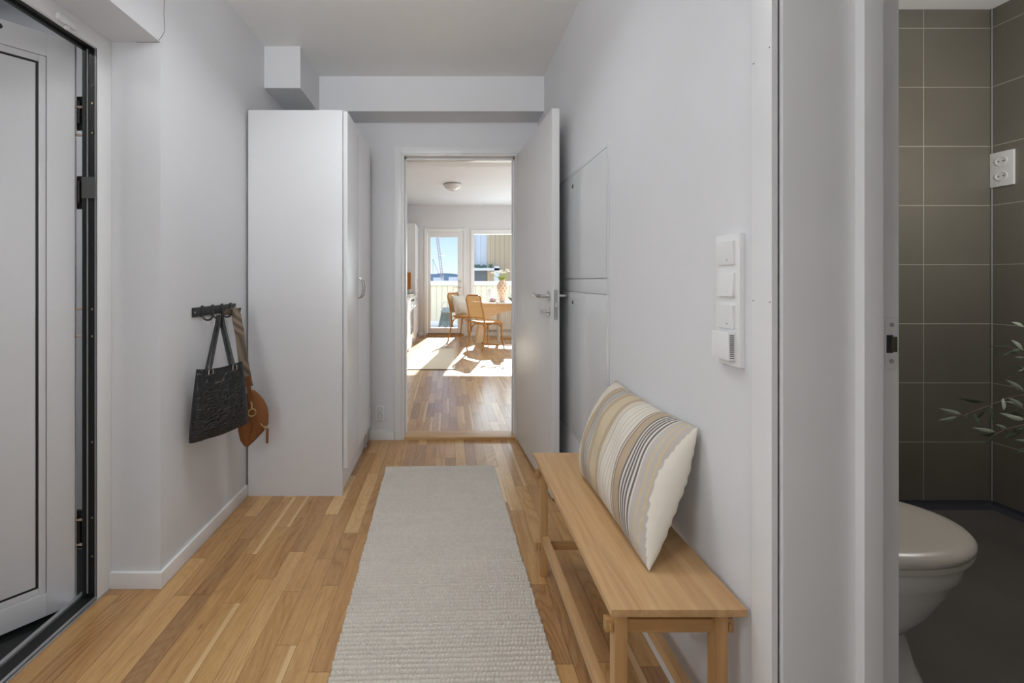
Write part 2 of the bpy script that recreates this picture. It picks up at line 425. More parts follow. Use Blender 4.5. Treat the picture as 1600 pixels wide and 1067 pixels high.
# kitchen doorway: casing, lining, threshold
t = thing('door_2', 'white framed doorway with its door leaf opened into the hall against the right wall', 'door', (.09, YF, 0), kind='structure')
m = MB()
m.box(-.385, -.335, YF-.014, YF, 0, 2.113, .002).box(.505, .555, YF-.014, YF, 0, 2.113, .002).box(-.335, .505, YF-.014, YF, 2.063, 2.113, .002)
m.build('casing', M['trim'], t)
m = MB().box(-.338, -.318, YF-.006, 3.08, 0, 2.05, .001).box(.488, .508, YF-.006, 3.08, 0, 2.05, .001).box(-.338, .508, YF-.006, 3.08, 2.05, 2.07, .001)
m.box(-.318, -.306, YF+.045, 3.07, 0, 2.05, .001).box(.476, .488, YF+.045, 3.07, 0, 2.05, .001).box(-.318, .488, YF+.045, 3.07, 2.035, 2.05, .001)
m.build('door_lining', M['trim'], t)
MB().box(-.318, .488, YF-.01, 3.075, -.003, .022, .004).build('threshold', M['oaktrim'], t)
# leaf, hinged on the right jamb
hp = Vector((.490, 2.945, 0)); ang = math.radians(3.6)
ux = Vector((math.sin(ang), -math.cos(ang), 0)); uy = Vector((ux.y*-1*-1, 0, 0))
uy = Vector((math.cos(ang), math.sin(ang), 0))       # towards the right wall (leaf thickness)
W_, T_ = .815, .040
def LP(a, b, z): return hp + ux*a + uy*b + Vector((0, 0, z))
lf = MB().obox(LP(W_/2, T_/2, 1.03), ux, uy, (0,0,1), W_/2, T_/2, 1.015, .0015).build('door_leaf', M['leaf'], t)
ha, hz = .767, 1.068
m = MB().cyl(LP(ha, -.001, hz), LP(ha, -.008, hz), .026, 24).cyl(LP(ha, -.005, hz), LP(ha, -.052, hz), .0095, 14)
m.tube([LP(ha, -.048, hz), LP(ha-.01, -.056, hz), LP(ha-.035, -.058, hz), LP(ha-.09, -.058, hz+.003), LP(ha-.125, -.052, hz+.006)], [.0095,.010,.0095,.009,.008], 12)
m.build('door_handle', M['chrome'], lf)
m = MB().cyl(LP(ha, T_+.001, hz), LP(ha, T_+.008, hz), .026, 24).cyl(LP(ha, T_+.005, hz), LP(ha, T_+.05, hz), .0095, 14)
m.tube([LP(ha, T_+.045, hz), LP(ha-.01, T_+.052, hz), LP(ha-.035, T_+.054, hz), LP(ha-.12, T_+.050, hz)], .0095, 12)
m.build('door_handle', M['chrome'], lf)
m = MB().cyl(LP(ha, -.001, hz-.083), LP(ha, -.007, hz-.083), .025, 24).cyl(LP(ha, -.005, hz-.083), LP(ha, -.022, hz-.083), .008, 12)
m.obox(LP(ha, -.034, hz-.083), ux, uy, (0,0,1), .003, .014, .006, .002)
m.build('thumb_turn', M['chrome'], lf)
m = MB().obox(LP(W_+.0005, T_/2, hz-.045), uy, (0,0,1), ux, .0105, .078, .0012, .0008)
pl = m.build('lock_plate', M['grey_plastic'], lf)
MB().obox(LP(W_+.004, T_/2, hz-.045), uy, (0,0,1), ux, .007, .014, .004, .001).build('latch', M['chrome'], pl)
for dz in (.022, -.112): MB().cyl(LP(W_+.001, T_/2, hz+dz), LP(W_+.0025, T_/2, hz+dz), .004, 10).build('screw', M['chrome'], pl)

# far wall socket
def socket(name, label, x, y, z, w, h, parentcells=1, group=None):
    t = thing(name, label, 'socket', (x, y, z-h/2))
    MB().box(x-w/2, x+w/2, y-.010, y, z-h/2, z+h/2, .002).build('plate', M['plastic'], t)
    return t
t = socket('wall_socket', 'small white double socket low on the far wall between wardrobe and doorway', -.489, YF, .195, .066, .108)
m = MB()
for dz in (.02, -.022):
    m.lathe([(.021, 0), (.021, .002), (.018, .003), (.018, 0)], (0,0,0), 24)
m.bm.free(); m = MB()
for dz in (.022, -.022):
    tt = MB(); tt.lathe([(.017, 0), (.019, .0), (.019, .0025), (.017, .0025)], (0,0,0), 28, False)
    m.add(tt, Matrix.Translation((-.489, YF-.010, .195+dz)) @ Matrix.Rotation(PI/2, 4, 'X'))
    for dx in (-.0075, .0075): m.cyl((-.489+dx, YF-.0095, .195+dz), (-.489+dx, YF-.0108, .195+dz), .0032, 8)
m.build('socket_inset', M['grey_plastic'], t)

# ------------------------------------------------------------------ wardrobe
wx = -.562; wd = -.536; y0, y1 = 2.184, 2.835
t = thing('wardrobe', 'tall white two-door wardrobe with bow handles against the left wall', 'wardrobe', (-.82, 2.5, 0))
m = MB().box(-1.066, wx, y0, y0+.018, 0, 2.058, .001).box(-1.066, wx, y1-.018, y1, 0, 2.058, .001).box(-1.066, wx, y0+.018, y1-.018, 2.04, 2.058).box(-1.066, wx, y0+.018, y1-.018, .14, .158).box(-1.066, -1.056, y0+.018, y1-.018, .0, 2.04)
m.build('carcass', M['wardrobe'], t)
MB().box(wx-.03, wx-.014, y0+.018, y1, 0, .14, .001).build('plinth', M['wardrobe'], t)
ys = 2.463
for a, b, hy in ((y0+.001, ys-.0015, ys-.028), (ys+.0015, y1-.001, ys+.028)):
    d = MB().box(wx+.003, wd, a, b, .148, 2.052, .0012).build('wardrobe_door', M['wardrobe'], t)
    pts = [(wd, hy, 1.165+.0), (wd+.012, hy, 1.162), (wd+.024, hy, 1.148), (wd+.030, hy, 1.12), (wd+.030, hy, 1.09), (wd+.024, hy, 1.062), (wd+.012, hy, 1.047), (wd, hy, 1.044)]
    MB().tube(pts, .0042, 10).build('door_handle', M['chrome'], d)
for zz in (1.79, .16):
    for yy in (-1.03, -.60): MB().cyl((yy, y0-.0008, zz), (yy, y0+.002, zz), .004, 12).build('screw_cap', M['plastic'], t)
tag(MB().box(-1.066, wx-.012, y1+.001, YF-.001, 0, 2.04, .001).build('filler_panel', M['wardrobe']), 'narrow white filler panel between the wardrobe and the far wall', 'panel')

# ------------------------------------------------------------------ service cabinet in right wall
t = thing('service_cabinet', 'glossy white two-door service cabinet set in the right wall behind the door leaf', 'cabinet', (XR, 2.05, .37))
XC = XR
ya, yb = 1.637, 2.62
m = MB().box(XC-.006, XC, ya, ya+.016, .36, 1.705, .001).box(XC-.006, XC, yb-.016, yb, .36, 1.705, .001).box(XC-.006, XC, ya+.016, yb-.016, 1.689, 1.705, .001).box(XC-.006, XC, ya+.016, yb-.016, .36, .376, .001)
m.build('frame', M['gloss'], t)
MB().box(XC-.003, XC, ya+.018, yb-.018, 1.093, 1.156, .0005).build('middle_rail', M['gloss'], t)
for a, b, lz in ((1.160, 1.686, 1.63), (.379, 1.089, 1.038)):
    d = MB().box(XC-.007, XC, ya+.0185, yb-.0185, a, b, .0012).build('cabinet_door', M['gloss'], t)
    MB().cyl((XC-.011, 2.09, lz), (XC-.0068, 2.09, lz), .010, 16).build('lock', M['chrome'], d)

# ------------------------------------------------------------------ switch panel on right wall
t = thing('switch_panel', 'tall white panel of three light switches and a thermostat on the right wall', 'light switch', (XR, .93, .96))
xp = XR-.012
MB().box(xp, XR, .892, .972, .958, 1.254, .0025).build('plate', M['plastic'], t)
for k, (zc, tilt) in enumerate(((1.212, .06), (1.140, -.06), (1.068, .06))):
    c = (xp-.001, .932, zc)
    MB().obox(c, (math.cos(tilt), 0, math.sin(tilt)), (0,1,0), (-math.sin(tilt), 0, math.cos(tilt)), .0045, .0265, .0265, .001).build('rocker_switch', M['plastic'], t)
    MB().cyl((xp-.0065, .925, zc-.016), (xp-.0052, .925, zc-.016), .0012, 8).build('indicator', M['grey_plastic'], t)
th = MB().box(xp-.016, xp, .905, .962, .972, 1.034, .002).build('thermostat', M['plastic'], t)
m = MB()
for k in range(12): m.box(xp-.0125, xp-.003, .9044, .9056, .977+k*.0045, .979+k*.0045)
m.build('vent_slots', M['plastic_dark'], th)
m = MB(); 
for (a, b) in (((.932,.998),(.932,1.008)), ((.926,.998),(.926,1.008)), ((.926,.998),(.932,.998)), ((.926,1.008),(.932,1.008))):
    m.tube([(xp-.0162, a[0], a[1]), (xp-.0162, b[0], b[1])], .0005, 4)
m.build('symbol', M['trim_white'], th)

# ------------------------------------------------------------------ bathroom doorway (near right)
t = thing('door_3', 'white door frame of the bathroom doorway on the right with its steel strike plate', 'door frame', (.76, .8, 0), kind='structure')
MB().box(XR-.012, XR, .8035, .857, 0, 2.15, .0015).box(XR-.012, XR, -.135, -.078, 0, 2.15, .0015).box(XR-.012, XR, -.078, .80, 2.093, 2.15, .0015).build('casing', M['trim'], t)
m = MB().box(.6515, .793, .7965, .806, 0, 2.06, .001).box(.660, .885, .804, .83, 0, 2.09, .001).box(.6515, .885, -.08, -.054, 0, 2.09, .001).box(.6515, .885, -.054, .804, 2.064, 2.09, .001)
m
m.build('door_lining', M['trim'], t)
m = MB().box(.792, .828, .779, .804, 0, 2.064, .0012).box(.792, .828, -.054, -.029, 0, 2.064, .0012).box(.792, .828, -.029, .779, 2.04, 2.064, .0012)
m.build('door_stop', M['trim'], t)
sp = MB().box(.856, .881, .8015, .8042, .978, 1.076, .001).build('strike_plate', paint('strike_steel', (.68,.68,.685,1), .35, .05), t)
MB().box(.858, .870, .8005, .8035, 1.008, 1.043).build('latch_opening', M['plastic_dark'], sp)
MB().box(.869, .877, .799, .803, 1.010, 1.040, .001).build('latch_tongue', M['chrome'], sp)
for zz in (1.063, .992): MB().cyl((.868, .8003, zz), (.868, .803, zz), .004, 12).build('screw', M['grey_plastic'], sp)
m = MB()
for (yy, zz) in ((.852, 1.108), (.808, 1.107), (.851, 1.60), (.809, 1.61)): m.cyl((XR-.0124, yy, zz), (XR-.010, yy, zz), .0014, 8)
m.build('nail_hole', M['plastic_dark'], t)

# ------------------------------------------------------------------ entrance door (left)
t = thing('door_1', 'white entrance door with a framed panel standing open outwards in its black-lined frame', 'door', (-1.29, 1.0, 0), kind='structure')
yj = 1.477
m = MB().box(-1.274, -1.262, yj, 1.5375, .0, 2.0435, .0015).box(-1.274, -1.262, .362, .42, 0, 2.0435, .0015).box(-1.274, -1.262, .42, yj, 1.985, 2.0435, .0015)
m.build('inner_casing', M['trim_white'], t)
m = MB().box(-1.300, -1.268, yj+.003, 1.5375, 0, 2.04, .0015).box(-1.300, -1.268, .362, .417, 0, 2.04, .0015).box(-1.300, -1.268, .417, yj+.003, 1.988, 2.04, .0015)
m.box(-1.318, -1.304, yj-.002, 1.5375, 0, 2.04, .0015).box(-1.318, -1.304, .362, .425, 0, 2.04, .0015).box(-1.318, -1.304, .425, yj-.002, 1.98, 2.04, .0015)
fr = m.build('black_frame', M['black'], t)
MB().box(-1.304, -1.3, yj+.001, 1.53, .02, 1.985).build('gasket_line', M['grey_plastic'], fr)
MB().box(-1.270, -1.266, yj-.002, yj+.01, .01, 1.985).build('grey_seal', M['purple'], fr)
m = MB(); m2 = MB()
for yy in (134, 162, 208, 383, 483, 525, 690, 808, 868):
    z = H + (PY - yy)/432
    m2.cyl((-1.284, yj+.0015, z), (-1.284, yj+.006, z), .0065, 12)
    if yy not in (134, 383): m.cyl((-1.284, yj+.0, z), (-1.284, yj+.003, z), .0032, 10)
m.build('lock_pin', M['brass'], fr); m2.build('pin_collar', M['blackmetal'], fr)
MB().box(-1.318, -1.272, yj-.004, yj-.0025, 1.446, 1.522).build('tape_strip', M['tape'], fr)
# threshold
MB().box(-1.262, -1.257, .36, 1.53, -.01, .004).box(-1.276, -1.266, .36, 1.50, -.01, .008).box(-1.340, -1.325, .36, 1.50, -.01, .012).build('threshold_rail', M['alu'], t)
MB().box(-1.325, -1.276, .36, 1.50, -.02, .004).box(-1.266, -1.262, .36, 1.5, -.02, .0).build('threshold_strip', M['black'], t)
# hinges and pins bridging the gap
m = MB()
for ya_, yb_ in ((147, 200), (273, 325), (803, 862)):
    za, zb = H+(PY-yb_)/432, H+(PY-ya_)/432
    m.box(-1.372, -1.316, 1.500, 1.512, za, zb, .002)
    m.cyl((-1.345, 1.492, za+.02), (-1.345, 1.492, zb-.02), .006, 12)
hg = m.build('hinge', M['blackmetal'], t)
m = MB()
for ya_, yb_ in ((147, 200), (273, 325), (803, 862)):
    za, zb = H+(PY-yb_)/432, H+(PY-ya_)/432
    for zz in (za+.018, zb-.018): m.cyl((-1.332, 1.4985, zz), (-1.332, 1.5005, zz), .003, 10)
m.build('hinge_screw', M['alu'], hg)
m = MB()
for yy in (166, 210, 483, 526, 814, 853): m.cyl((-1.36, 1.488, H+(PY-yy)/432), (-1.31, 1.492, H+(PY-yy)/432), .0045, 10)
m.build('security_pin', M['copper'], t)
# leaf
e0 = Vector((-1.341, 1.481, 0)); ex = Vector((-.129, -.137, 0)).normalized(); eo = Vector((ex.y, -ex.x, 0))
if eo.y < 0: eo = -eo                      # outwards, away from the hall
def EP(a, b, z): return e0 + ex*a + eo*b + Vector((0, 0, z))
z0, z1, WL = -.018, 2.011, .98
def ebox(mb, a0, a1, b0, b1, za, zb, bev=0): return mb.obox(EP((a0+a1)/2, (b0+b1)/2, (za+zb)/2), ex, eo, (0,0,1), (a1-a0)/2, (b1-b0)/2, (zb-za)/2, bev)
m = MB(); ebox(m, 0, WL, .012, .062, z0, z1, .001)
ebox(m, .006, .079, .0, .012, z0+.002, z1-.002, .0012); ebox(m, WL-.079, WL-.006, .0, .012, z0+.002, z1-.002, .0012)
ebox(m, .079, WL-.079, .0, .012, z0+.002, z0+.082, .0012); ebox(m, .079, WL-.079, .0, .012, z1-.082, z1-.002, .0012)
lf = m.build('door_leaf', M['entry'], t)
m = MB()   # bevelled bead
for (a0, a1, za, zb) in ((.080, .099, z0+.083, z1-.083), (WL-.099, WL-.080, z0+.083, z1-.083), (.099, WL-.099, z0+.083, z0+.106), (.099, WL-.099, z1-.106, z1-.083)):
    ebox(m, a0, a1, .004, .013, za, zb, .003)
m.build('glazing_bead', M['entry'], lf)
m = MB()
for (a0, a1, za, zb) in ((.0995, .106, z0+.1065, z1-.1065), (WL-.106, WL-.0995, z0+.1065, z1-.1065), (.106, WL-.106, z0+.1065, z0+.113), (.106, WL-.106, z1-.113, z1-.1065)):
    ebox(m, a0, a1, .005, .0125, za, zb)
m.build('panel_gasket', M['black'], lf)
m = MB(); ebox(m, .106, WL-.106, .006, .0125, z0+.113, z1-.113, .001); m.build('door_panel', M['entry'], lf)
MB().cyl(EP(.192, -.001, 1.985), EP(.192, .004, 1.985), .010, 16).build('closer_stud', M['blackmetal'], lf)
tag(MB().box(-1.262, -1.248, 1.315, 1.385, 1.990, 2.012, .006, 3).cyl((-1.25, 1.35, 1.982), (-1.262, 1.35, 1.982), .006, 12).build('door_sensor', M['plastic']), 'small white oval door sensor on the head of the entrance frame', 'sensor')
# corridor outside
struct('wall_corridor', MB().box(-3.3, -1.33, 1.80, 1.9, -.05, 2.6).box(-3.4, -3.3, -1.5, 1.9, -.05, 2.6).box(-3.3, -1.33, -1.6, -1.5, -.05, 2.6), M['corr'], 'pale plastered corridor wall outside the entrance door', 'wall')
struct('ceiling_corridor', MB().box(-3.3, -1.33, -1.5, 1.8, 2.42, 2.6), M['corrceil'], 'dark grey corridor ceiling outside the entrance door', 'ceiling')
struct('floor_corridor', MB().box(-3.3, -1.34, -1.5, 1.8, -.08, -.03), M['mat'], 'black floor of the corridor outside the entrance door', 'floor')

# ------------------------------------------------------------------ hall runner
def runner():
    L, Wd = 2.05, .672; row = .0160; loop = .0125
    nr = int(L/row); pr = 8; nc = int(Wd/loop); pc = 5
    ny, nx = nr*pr+1, nc*pc+1
    v = np.arange(ny)/pr; u = np.arange(nx)/pc
    U, Vv = np.meshgrid(u, v)
    r = np.floor(np.minimum(Vv, nr-.001)).astype(int)
    ph = rng.random(nr+1)*1.0; hh = .75+.5*rng.random(nr+1)
    fy = Vv - r
    arch = np.sqrt(np.clip(1-((2*fy-1)/.88)**2, 0, 1))
    jit = rng.random((nr+1, nc+2))
    UU = U + ph[r] + .15*np.abs(2*fy-1)
    li = np.clip(np.floor(UU).astype(int), 0, nc+1)
    bl = np.sqrt(np.clip(1-((2*(UU-np.floor(UU))-1)/.95)**2, 0, 1))
    z = .0005 + .0135*(arch*(.60+.40*bl))*(.35+.65*hh[r])*(.92+.16*jit[r, li])
    wob = .0028*np.sin(U*.09+r*.7)*rng.random(nr+1)[r]
    ex = (ph[r]-.5)*.003
    X = (U*loop - Wd/2)*(1) + ex*(np.abs(U/nc*2-1)**6)*1.5
    Y = Vv*row - L + wob*0.5
    z[:, 0] = .0; z[:, -1] = .0; z[0, :] = 0; z[-1, :] = 0
    # gentle waviness
    a = math.atan2(-.045+.0075, 2.52-1.17)*1.0
    P = np.stack([X, Y, z], -1).reshape(-1, 3).astype(np.float32)
    idx = np.arange(ny*nx).reshape(ny, nx)
    q = np.stack([idx[:-1,:-1], idx[:-1,1:], idx[1:,1:], idx[1:,:-1]], -1).reshape(-1, 4)
    me = bpy.data.meshes.new('runner_rug')
    me.vertices.add(len(P)); me.vertices.foreach_set('co', P.ravel())
    me.loops.add(q.size); me.loops.foreach_set('vertex_index', q.ravel().astype(np.int32))
    me.polygons.add(len(q)); me.polygons.foreach_set('loop_start', np.arange(0, q.size, 4, dtype=np.int32)); me.polygons.foreach_set('loop_total', np.full(len(q), 4, dtype=np.int32))
    me.update(calc_edges=True); me.validate()
    o = bpy.data.objects.new('runner_rug', me); COL.objects.link(o); me.materials.append(M['rug'])
    me.polygons.foreach_set('use_smooth', [True]*len(me.polygons))
    o.location = (-.0447, 2.52, .001); o.rotation_euler = (0, 0, math.atan2(.0375, 1.35))
    tag(o, 'long off-white chunky woven wool runner lying on the hall parquet', 'rug')
runner()

# ------------------------------------------------------------------ bench
bx0, bx1, by0, by1, bz = .342, .627, .858, 1.641, .46
t = thing('bench', 'low narrow bamboo bench with through-tenon legs along the right wall', 'bench', (.485, 1.25, 0))
MB().box(bx0, bx1, by0, by1, bz-.016, bz, .002).build('seat', M['bamboo'], t)
lw = .028
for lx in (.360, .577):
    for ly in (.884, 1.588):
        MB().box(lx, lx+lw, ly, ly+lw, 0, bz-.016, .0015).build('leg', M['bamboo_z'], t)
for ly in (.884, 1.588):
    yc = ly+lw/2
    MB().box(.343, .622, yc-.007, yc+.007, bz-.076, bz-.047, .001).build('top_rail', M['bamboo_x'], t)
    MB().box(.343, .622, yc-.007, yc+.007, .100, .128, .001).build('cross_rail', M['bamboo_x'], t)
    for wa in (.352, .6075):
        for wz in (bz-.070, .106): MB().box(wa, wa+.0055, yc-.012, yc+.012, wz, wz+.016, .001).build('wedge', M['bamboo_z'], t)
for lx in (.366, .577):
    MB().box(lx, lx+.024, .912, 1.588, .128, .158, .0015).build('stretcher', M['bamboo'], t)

# ------------------------------------------------------------------ striped cushion
def pillow(name, c00, c10, c01, c11, nrm, front, back, colors, nu=260, nv=90, mat=None, edge=.006):
    """corners: u=0..1 (far to near), v=0..1 (bottom to top)"""
    c00, c10, c01, c11, nrm = map(lambda p: np.array(p, float), (c00, c10, c01, c11, nrm))
    nrm = nrm/np.linalg.norm(nrm)
    u = np.linspace(0, 1, nu)[:, None, None]; v = np.linspace(0, 1, nv)[None, :, None]
    uc, vc = 2*u-1, 2*v-1
    # edges pulled inwards between the corners
    pu = .5 + (u-.5)*(1-.015*(1-vc**2)); pv = .5 + (v-.5)*(1-.06*(1-uc**2))
    base = (1-pu)*(1-pv)*c00 + pu*(1-pv)*c10 + (1-pu)*pv*c01 + pu*pv*c11
    prof = (np.clip(1-np.abs(uc)**5, 0, 1)**.5)*(np.clip(1-np.abs(vc)**2.4, 0, 1)**.62)
    wr = .004*np.sin(u*17+v*3)*np.sin(v*9+u*5)*prof 
    wr2 = .0014*np.exp(-((np.abs(uc)-.93)/.05)**2)*np.sin(v*64+np.sin(v*21))*(1-np.abs(vc)**4)
    def mk(h): return base + nrm*(prof*h + (wr + wr2)*np.sign(h)*np.clip(prof*3, 0, 1))
    A = mk(front).reshape(-1, 3); B = mk(-back).reshape(-1, 3)
    P = np.concatenate([A, B]); n = nu*nv; idx = np.arange(n).reshape(nu, nv)
    q = np.stack([idx[:-1,:-1], idx[1:,:-1], idx[1:,1:], idx[:-1,1:]], -1).reshape(-1, 4)
    Fq = [tuple(x) for x in q] + [tuple(x[::-1]+n) for x in q]
    me = bpy.data.meshes.new(name); me.from_pydata([tuple(p) for p in P], [], Fq)
    if colors is not None:
        ca = np.ones((2*n, 4), np.float32)
        cf = colors(np.linspace(0, 1, nu))                    # nu x 3
        grid = np.repeat(cf[:, None, :], nv, 1); lim = .966 + .028*np.abs(vc[0, :, 0])**1.5
        grid[np.linspace(0, 1, nu)[:, None] > lim[None, :]] = np.array(srgb(226,220,206)[:3]); ca[:n, :3] = grid.reshape(-1, 3); ca[n:, :3] = np.array(srgb(226,220,206)[:3])
        at = me.attributes.new('col', 'FLOAT_COLOR', 'POINT'); at.data.foreach_set('color', ca.ravel())
    bm = bmesh.new(); bm.from_mesh(me); bmesh.ops.remove_doubles(bm, verts=bm.verts, dist=.0004); bmesh.ops.recalc_face_normals(bm, faces=bm.faces); bm.to_mesh(me); bm.free()
    return finish(me, name, mat or M['pillow'], angle=0)
cream, beige, tan, gry, yel = (np.array(srgb(*c)[:3]) for c in ((214,208,196), (194,180,158), (180,160,134), (104,98,98), (202,182,144)))
taupe = np.array(srgb(150,128,112)[:3]); lg = np.array(srgb(186,178,170)[:3])
def stripes(u):
    out = np.tile(cream, (len(u), 1))
    def band(a, b, c): out[(u >= a) & (u < b)] = c
    def fine(a, b, n, c, d, duty=.5):
        w = (b-a)/n
        for k in range(n): band(a+k*w, a+k*w+w*duty, c); band(a+k*w+w*duty, a+(k+1)*w, d)
    band(0, .05, tan); fine(.05, .17, 5, beige, cream, .3); band(.17, .24, tan); fine(.24, .32, 5, gry, cream, .5); band(.32, .36, tan)
    fine(.36, .45, 6, yel, beige, .4); band(.45, .49, tan); fine(.49, .53, 3, cream, beige); fine(.53, .70, 5, beige, cream, .2)
    band(.70, .713, taupe); band(.713, .72, cream); band(.72, .73, taupe); band(.73, .79, tan); fine(.79, .895, 5, gry, cream, .55)
    band(.895, .925, lg); band(.925, .932, yel); band(.932, .952, lg); band(.952, .960, yel); band(.960, 1.01, lg)
    return out
p = pillow('striped_cushion', (.472, 1.455, .463), (.474, .965, .463), (.628, 1.535, .775), (.632, 1.035, .778), (-.88, .02, .42), .082, .056, stripes)
tag(p, 'beige cushion with grey and cream stripes leaning on the wall on the bench', 'cushion')

# ------------------------------------------------------------------ hook rail and bags
t = thing('hook_rail', 'black wall-mounted coat hook rail on the left wall', 'hook rail', (XL, 1.89, .99))
MB().box(XL, XL+.006, 1.725, 2.075, .994, 1.034, .002).build('rail', M['blackmetal'], t)
HY = (1.790, 1.868, 1.945, 2.022)
for hy in HY:
    m = MB().box(XL+.004, XL+.009, hy-.008, hy+.008, .990, 1.040, .002)
    pts = [(XL+.007, hy, 1.0)]
    for k in range(9):
        a = PI + PI*k/8; pts.append((XL+.030+.022*math.cos(a), hy, .998+.022*math.sin(a)))
    pts.append((XL+.053, hy, 1.008))
    m.tube(pts, .0042, 8).sphere((XL+.053, hy, 1.010), .006, 10)
    m.build('hook', M['blackmetal'], t)
for yy in (1.738, 2.064): MB().cyl((XL+.0058, yy, 1.014), (XL+.0075, yy, 1.014), .004, 10).build('screw', M['alu'], t)

# black tote
t = thing('tote_bag', 'black crocodile-textured tote bag hanging by two handles from the hook rail', 'bag', (-.98, 1.79, .49))
def tote():
    A = Vector((-1.045, 1.688, 0)); B = Vector((-.942, 1.857, 0)); d = (B-A); Wt = d.length; d.normalize(); n = Vector((d.y, -d.x, 0))
    if n.x < 0: n = -n
    rings = []
    zt, zb = .785, .492
    for k in range(15):
        f = k/14; z = zt + (zb-zt)*f
        ext = .028*f; half = .009 + .028*math.sin(min(1, f*1.15)*PI*.62)
        if f > .9: half *= 1-.35*(f-.9)/.1
        ring = []
        N = 48
        for j in range(N):
            a = 2*PI*j/N; cx, sx = math.cos(a), math.sin(a)
            px = (abs(cx)**.55)*(1 if cx > 0 else -1); py = (abs(sx)**.8)*(1 if sx > 0 else -1)
            w = (Wt/2 + ext)*px + Wt/2
            dent = -.006*math.exp(-((w/Wt-.18)/.08)**2)
            off = half*py + (dent if py > 0 else 0) + .035
            sag = -.012*f*(w/Wt-.5)**2*0 + (.02*(w/Wt-.5)*f if w/Wt > .5 else 0)
            zz = z + sag - .012*(1-abs(2*w/Wt-1)**2)*(1-f)
            q = A + d*w + n*(off-.02); rings_pt = (q.x, q.y, zz); ring.append(rings_pt)
        rings.append(ring)
    # inside opening
    inner = [tuple(Vector(p)*1.0 + (Vector(((A+d*Wt/2+n*.015).x, (A+d*Wt/2+n*.015).y, p[2])) - Vector(p))*.04 - Vector((0,0,.03))) for p in rings[0]]
    m = MB(); m.loft([inner] + rings)
    return m.build('body', M['croc'], t, angle=60), A, d, n, Wt
body, A, d, n, Wt = tote()
hk = Vector((XL+.040, 1.868, .990))
for side, offn in ((1, .030), (-1, .002)):
    m = MB()
    top = hk + Vector((.006*side, 0, -.002)); pts = []
    b0 = A + d*(Wt*.24) + n*offn + Vector((0, 0, .775)); b1 = A + d*(Wt*.76) + n*offn + Vector((0, 0, .775))
    for f in (0, .3, .6, .9): pts.append(b0.lerp(top + Vector((0,-.012,-.02)), f))
    pts += [top + Vector((0, -.008, .002)), top + Vector((0, .008, .002))]
    for f in (.9, .6, .3, 0): pts.append(b1.lerp(top + Vector((0,.012,-.02)), f))
    m.tube(pts, .0062, 8, flat=.6)
    m.build('handle', M['black'], t)
for wq in (.24, .76):
    m = MB()
    b = A + d*(Wt*wq) + n*.036 + Vector((0, 0, .768))
    q = [b + d*x + Vector((0,0,z)) for x, z in ((-.008,.010), (-.009,-.010), (.009,-.010), (.008,.010))]
    m.tube(q, .0026, 6, closed=True)
    m.build('buckle', M['chrome'], t)

# tan shoulder bag with patterned strap
t = thing('shoulder_bag', 'tan suede crescent shoulder bag with patterned woven strap hanging beside the tote', 'bag', (-.96, 2.0, .36))
hb = Vector((XL+.045, 1.975, 1.012))
s1 = Vector((-.952, 1.952, .645))
m = MB()
sd = Vector((.25, .95, 0)).normalized(); sn = Vector((.95, -.25, .0)).normalized()
def ribbon(mb, pts, half, th, wd_, nn):
    ring = []
    for p in pts:
        p = Vector(p); ring.append([p - wd_*half - nn*th, p + wd_*half - nn*th, p + wd_*half + nn*th, p - wd_*half + nn*th])
    mb.loft(ring)
fx = Vector((.6, -.8, 0)).normalized()     # faces the room and camera
sw = Vector((.8, .6, 0)).normalized()
ribbon(m, [hb + Vector((-.03,0,-.03)), hb + Vector((-.012,0,.002)), hb + Vector((.004,0,.004)), hb+Vector((.014,0,-.03)), hb*.66+s1*.34+Vector((.008,0,0)), hb*.33+s1*.67, s1], .0215, .0015, sw, fx)
m.build('strap', M['strap'], t)
m = MB(); ribbon(m, [s1+fx*.004+Vector((0,0,.05)), s1+fx*.005, s1+Vector((.012,0,-.07))+fx*.004], .010, .0025, sw, fx); m.build('strap_end', M['suede_dark'], t)
m = MB(); m.tube([s1+Vector((.012,0,-.07)), s1+Vector((.016,0,-.085)), s1+Vector((.017,0,-.11))], .004, 8)
rc = s1+Vector((.018,0,-.125))
m.tube([rc + (sw*math.cos(a)+Vector((0,0,1))*math.sin(a))*.017 for a in [2*PI*k/20 for k in range(20)]], .0022, 6, closed=True)
m.build('ring', M['brass'], t)
# body outline in (w, z); w along sw
o0 = Vector((-.952, 1.995, 0))
out = [(-.020,.618), (.005,.617), (.030,.592), (.052,.560), (.068,.520), (.074,.480), (.072,.440), (.060,.415), (.035,.392), (.005,.365), (-.022,.345), (-.038,.352), (-.055,.385), (-.064,.430), (-.058,.480), (-.046,.530), (-.034,.580)]
cw, cz = .0, .47
rings = []
for k in range(11):
    f = -1 + 2*k/10; sc = math.sqrt(max(0, 1-abs(f)**2.4))*.97+.03
    rings.append([tuple(o0 + sw*(cw+(w-cw)*sc) + fx*(f*.033) + Vector((0,0,cz+(z-cz)*sc))) for w, z in out])
m = MB().loft(rings); bd = m.build('body', M['suede'], t, angle=80)
m = MB(); ribbon(m, [o0+fx*.033+sw*(-.005)+Vector((0,0,.505)), o0+fx*.035+sw*(.006)+Vector((0,0,.45)), o0+fx*.030+sw*(-.010)+Vector((0,0,.385))], .013, .002, sw, fx); m.build('flap_strip', M['suede_dark'], t)
m = MB().tube([o0+fx*.03+sw*a+Vector((0,0,z)) for a, z in ((.030,.455),(.045,.435),(.058,.428))], .003, 6).tube([o0+fx*.032+sw*a+Vector((0,0,z)) for a, z in ((.050,.44),(.062,.43),(.058,.418),(.046,.425),(.050,.44))], .0022, 6)
m.build('zip', M['brass'], t)
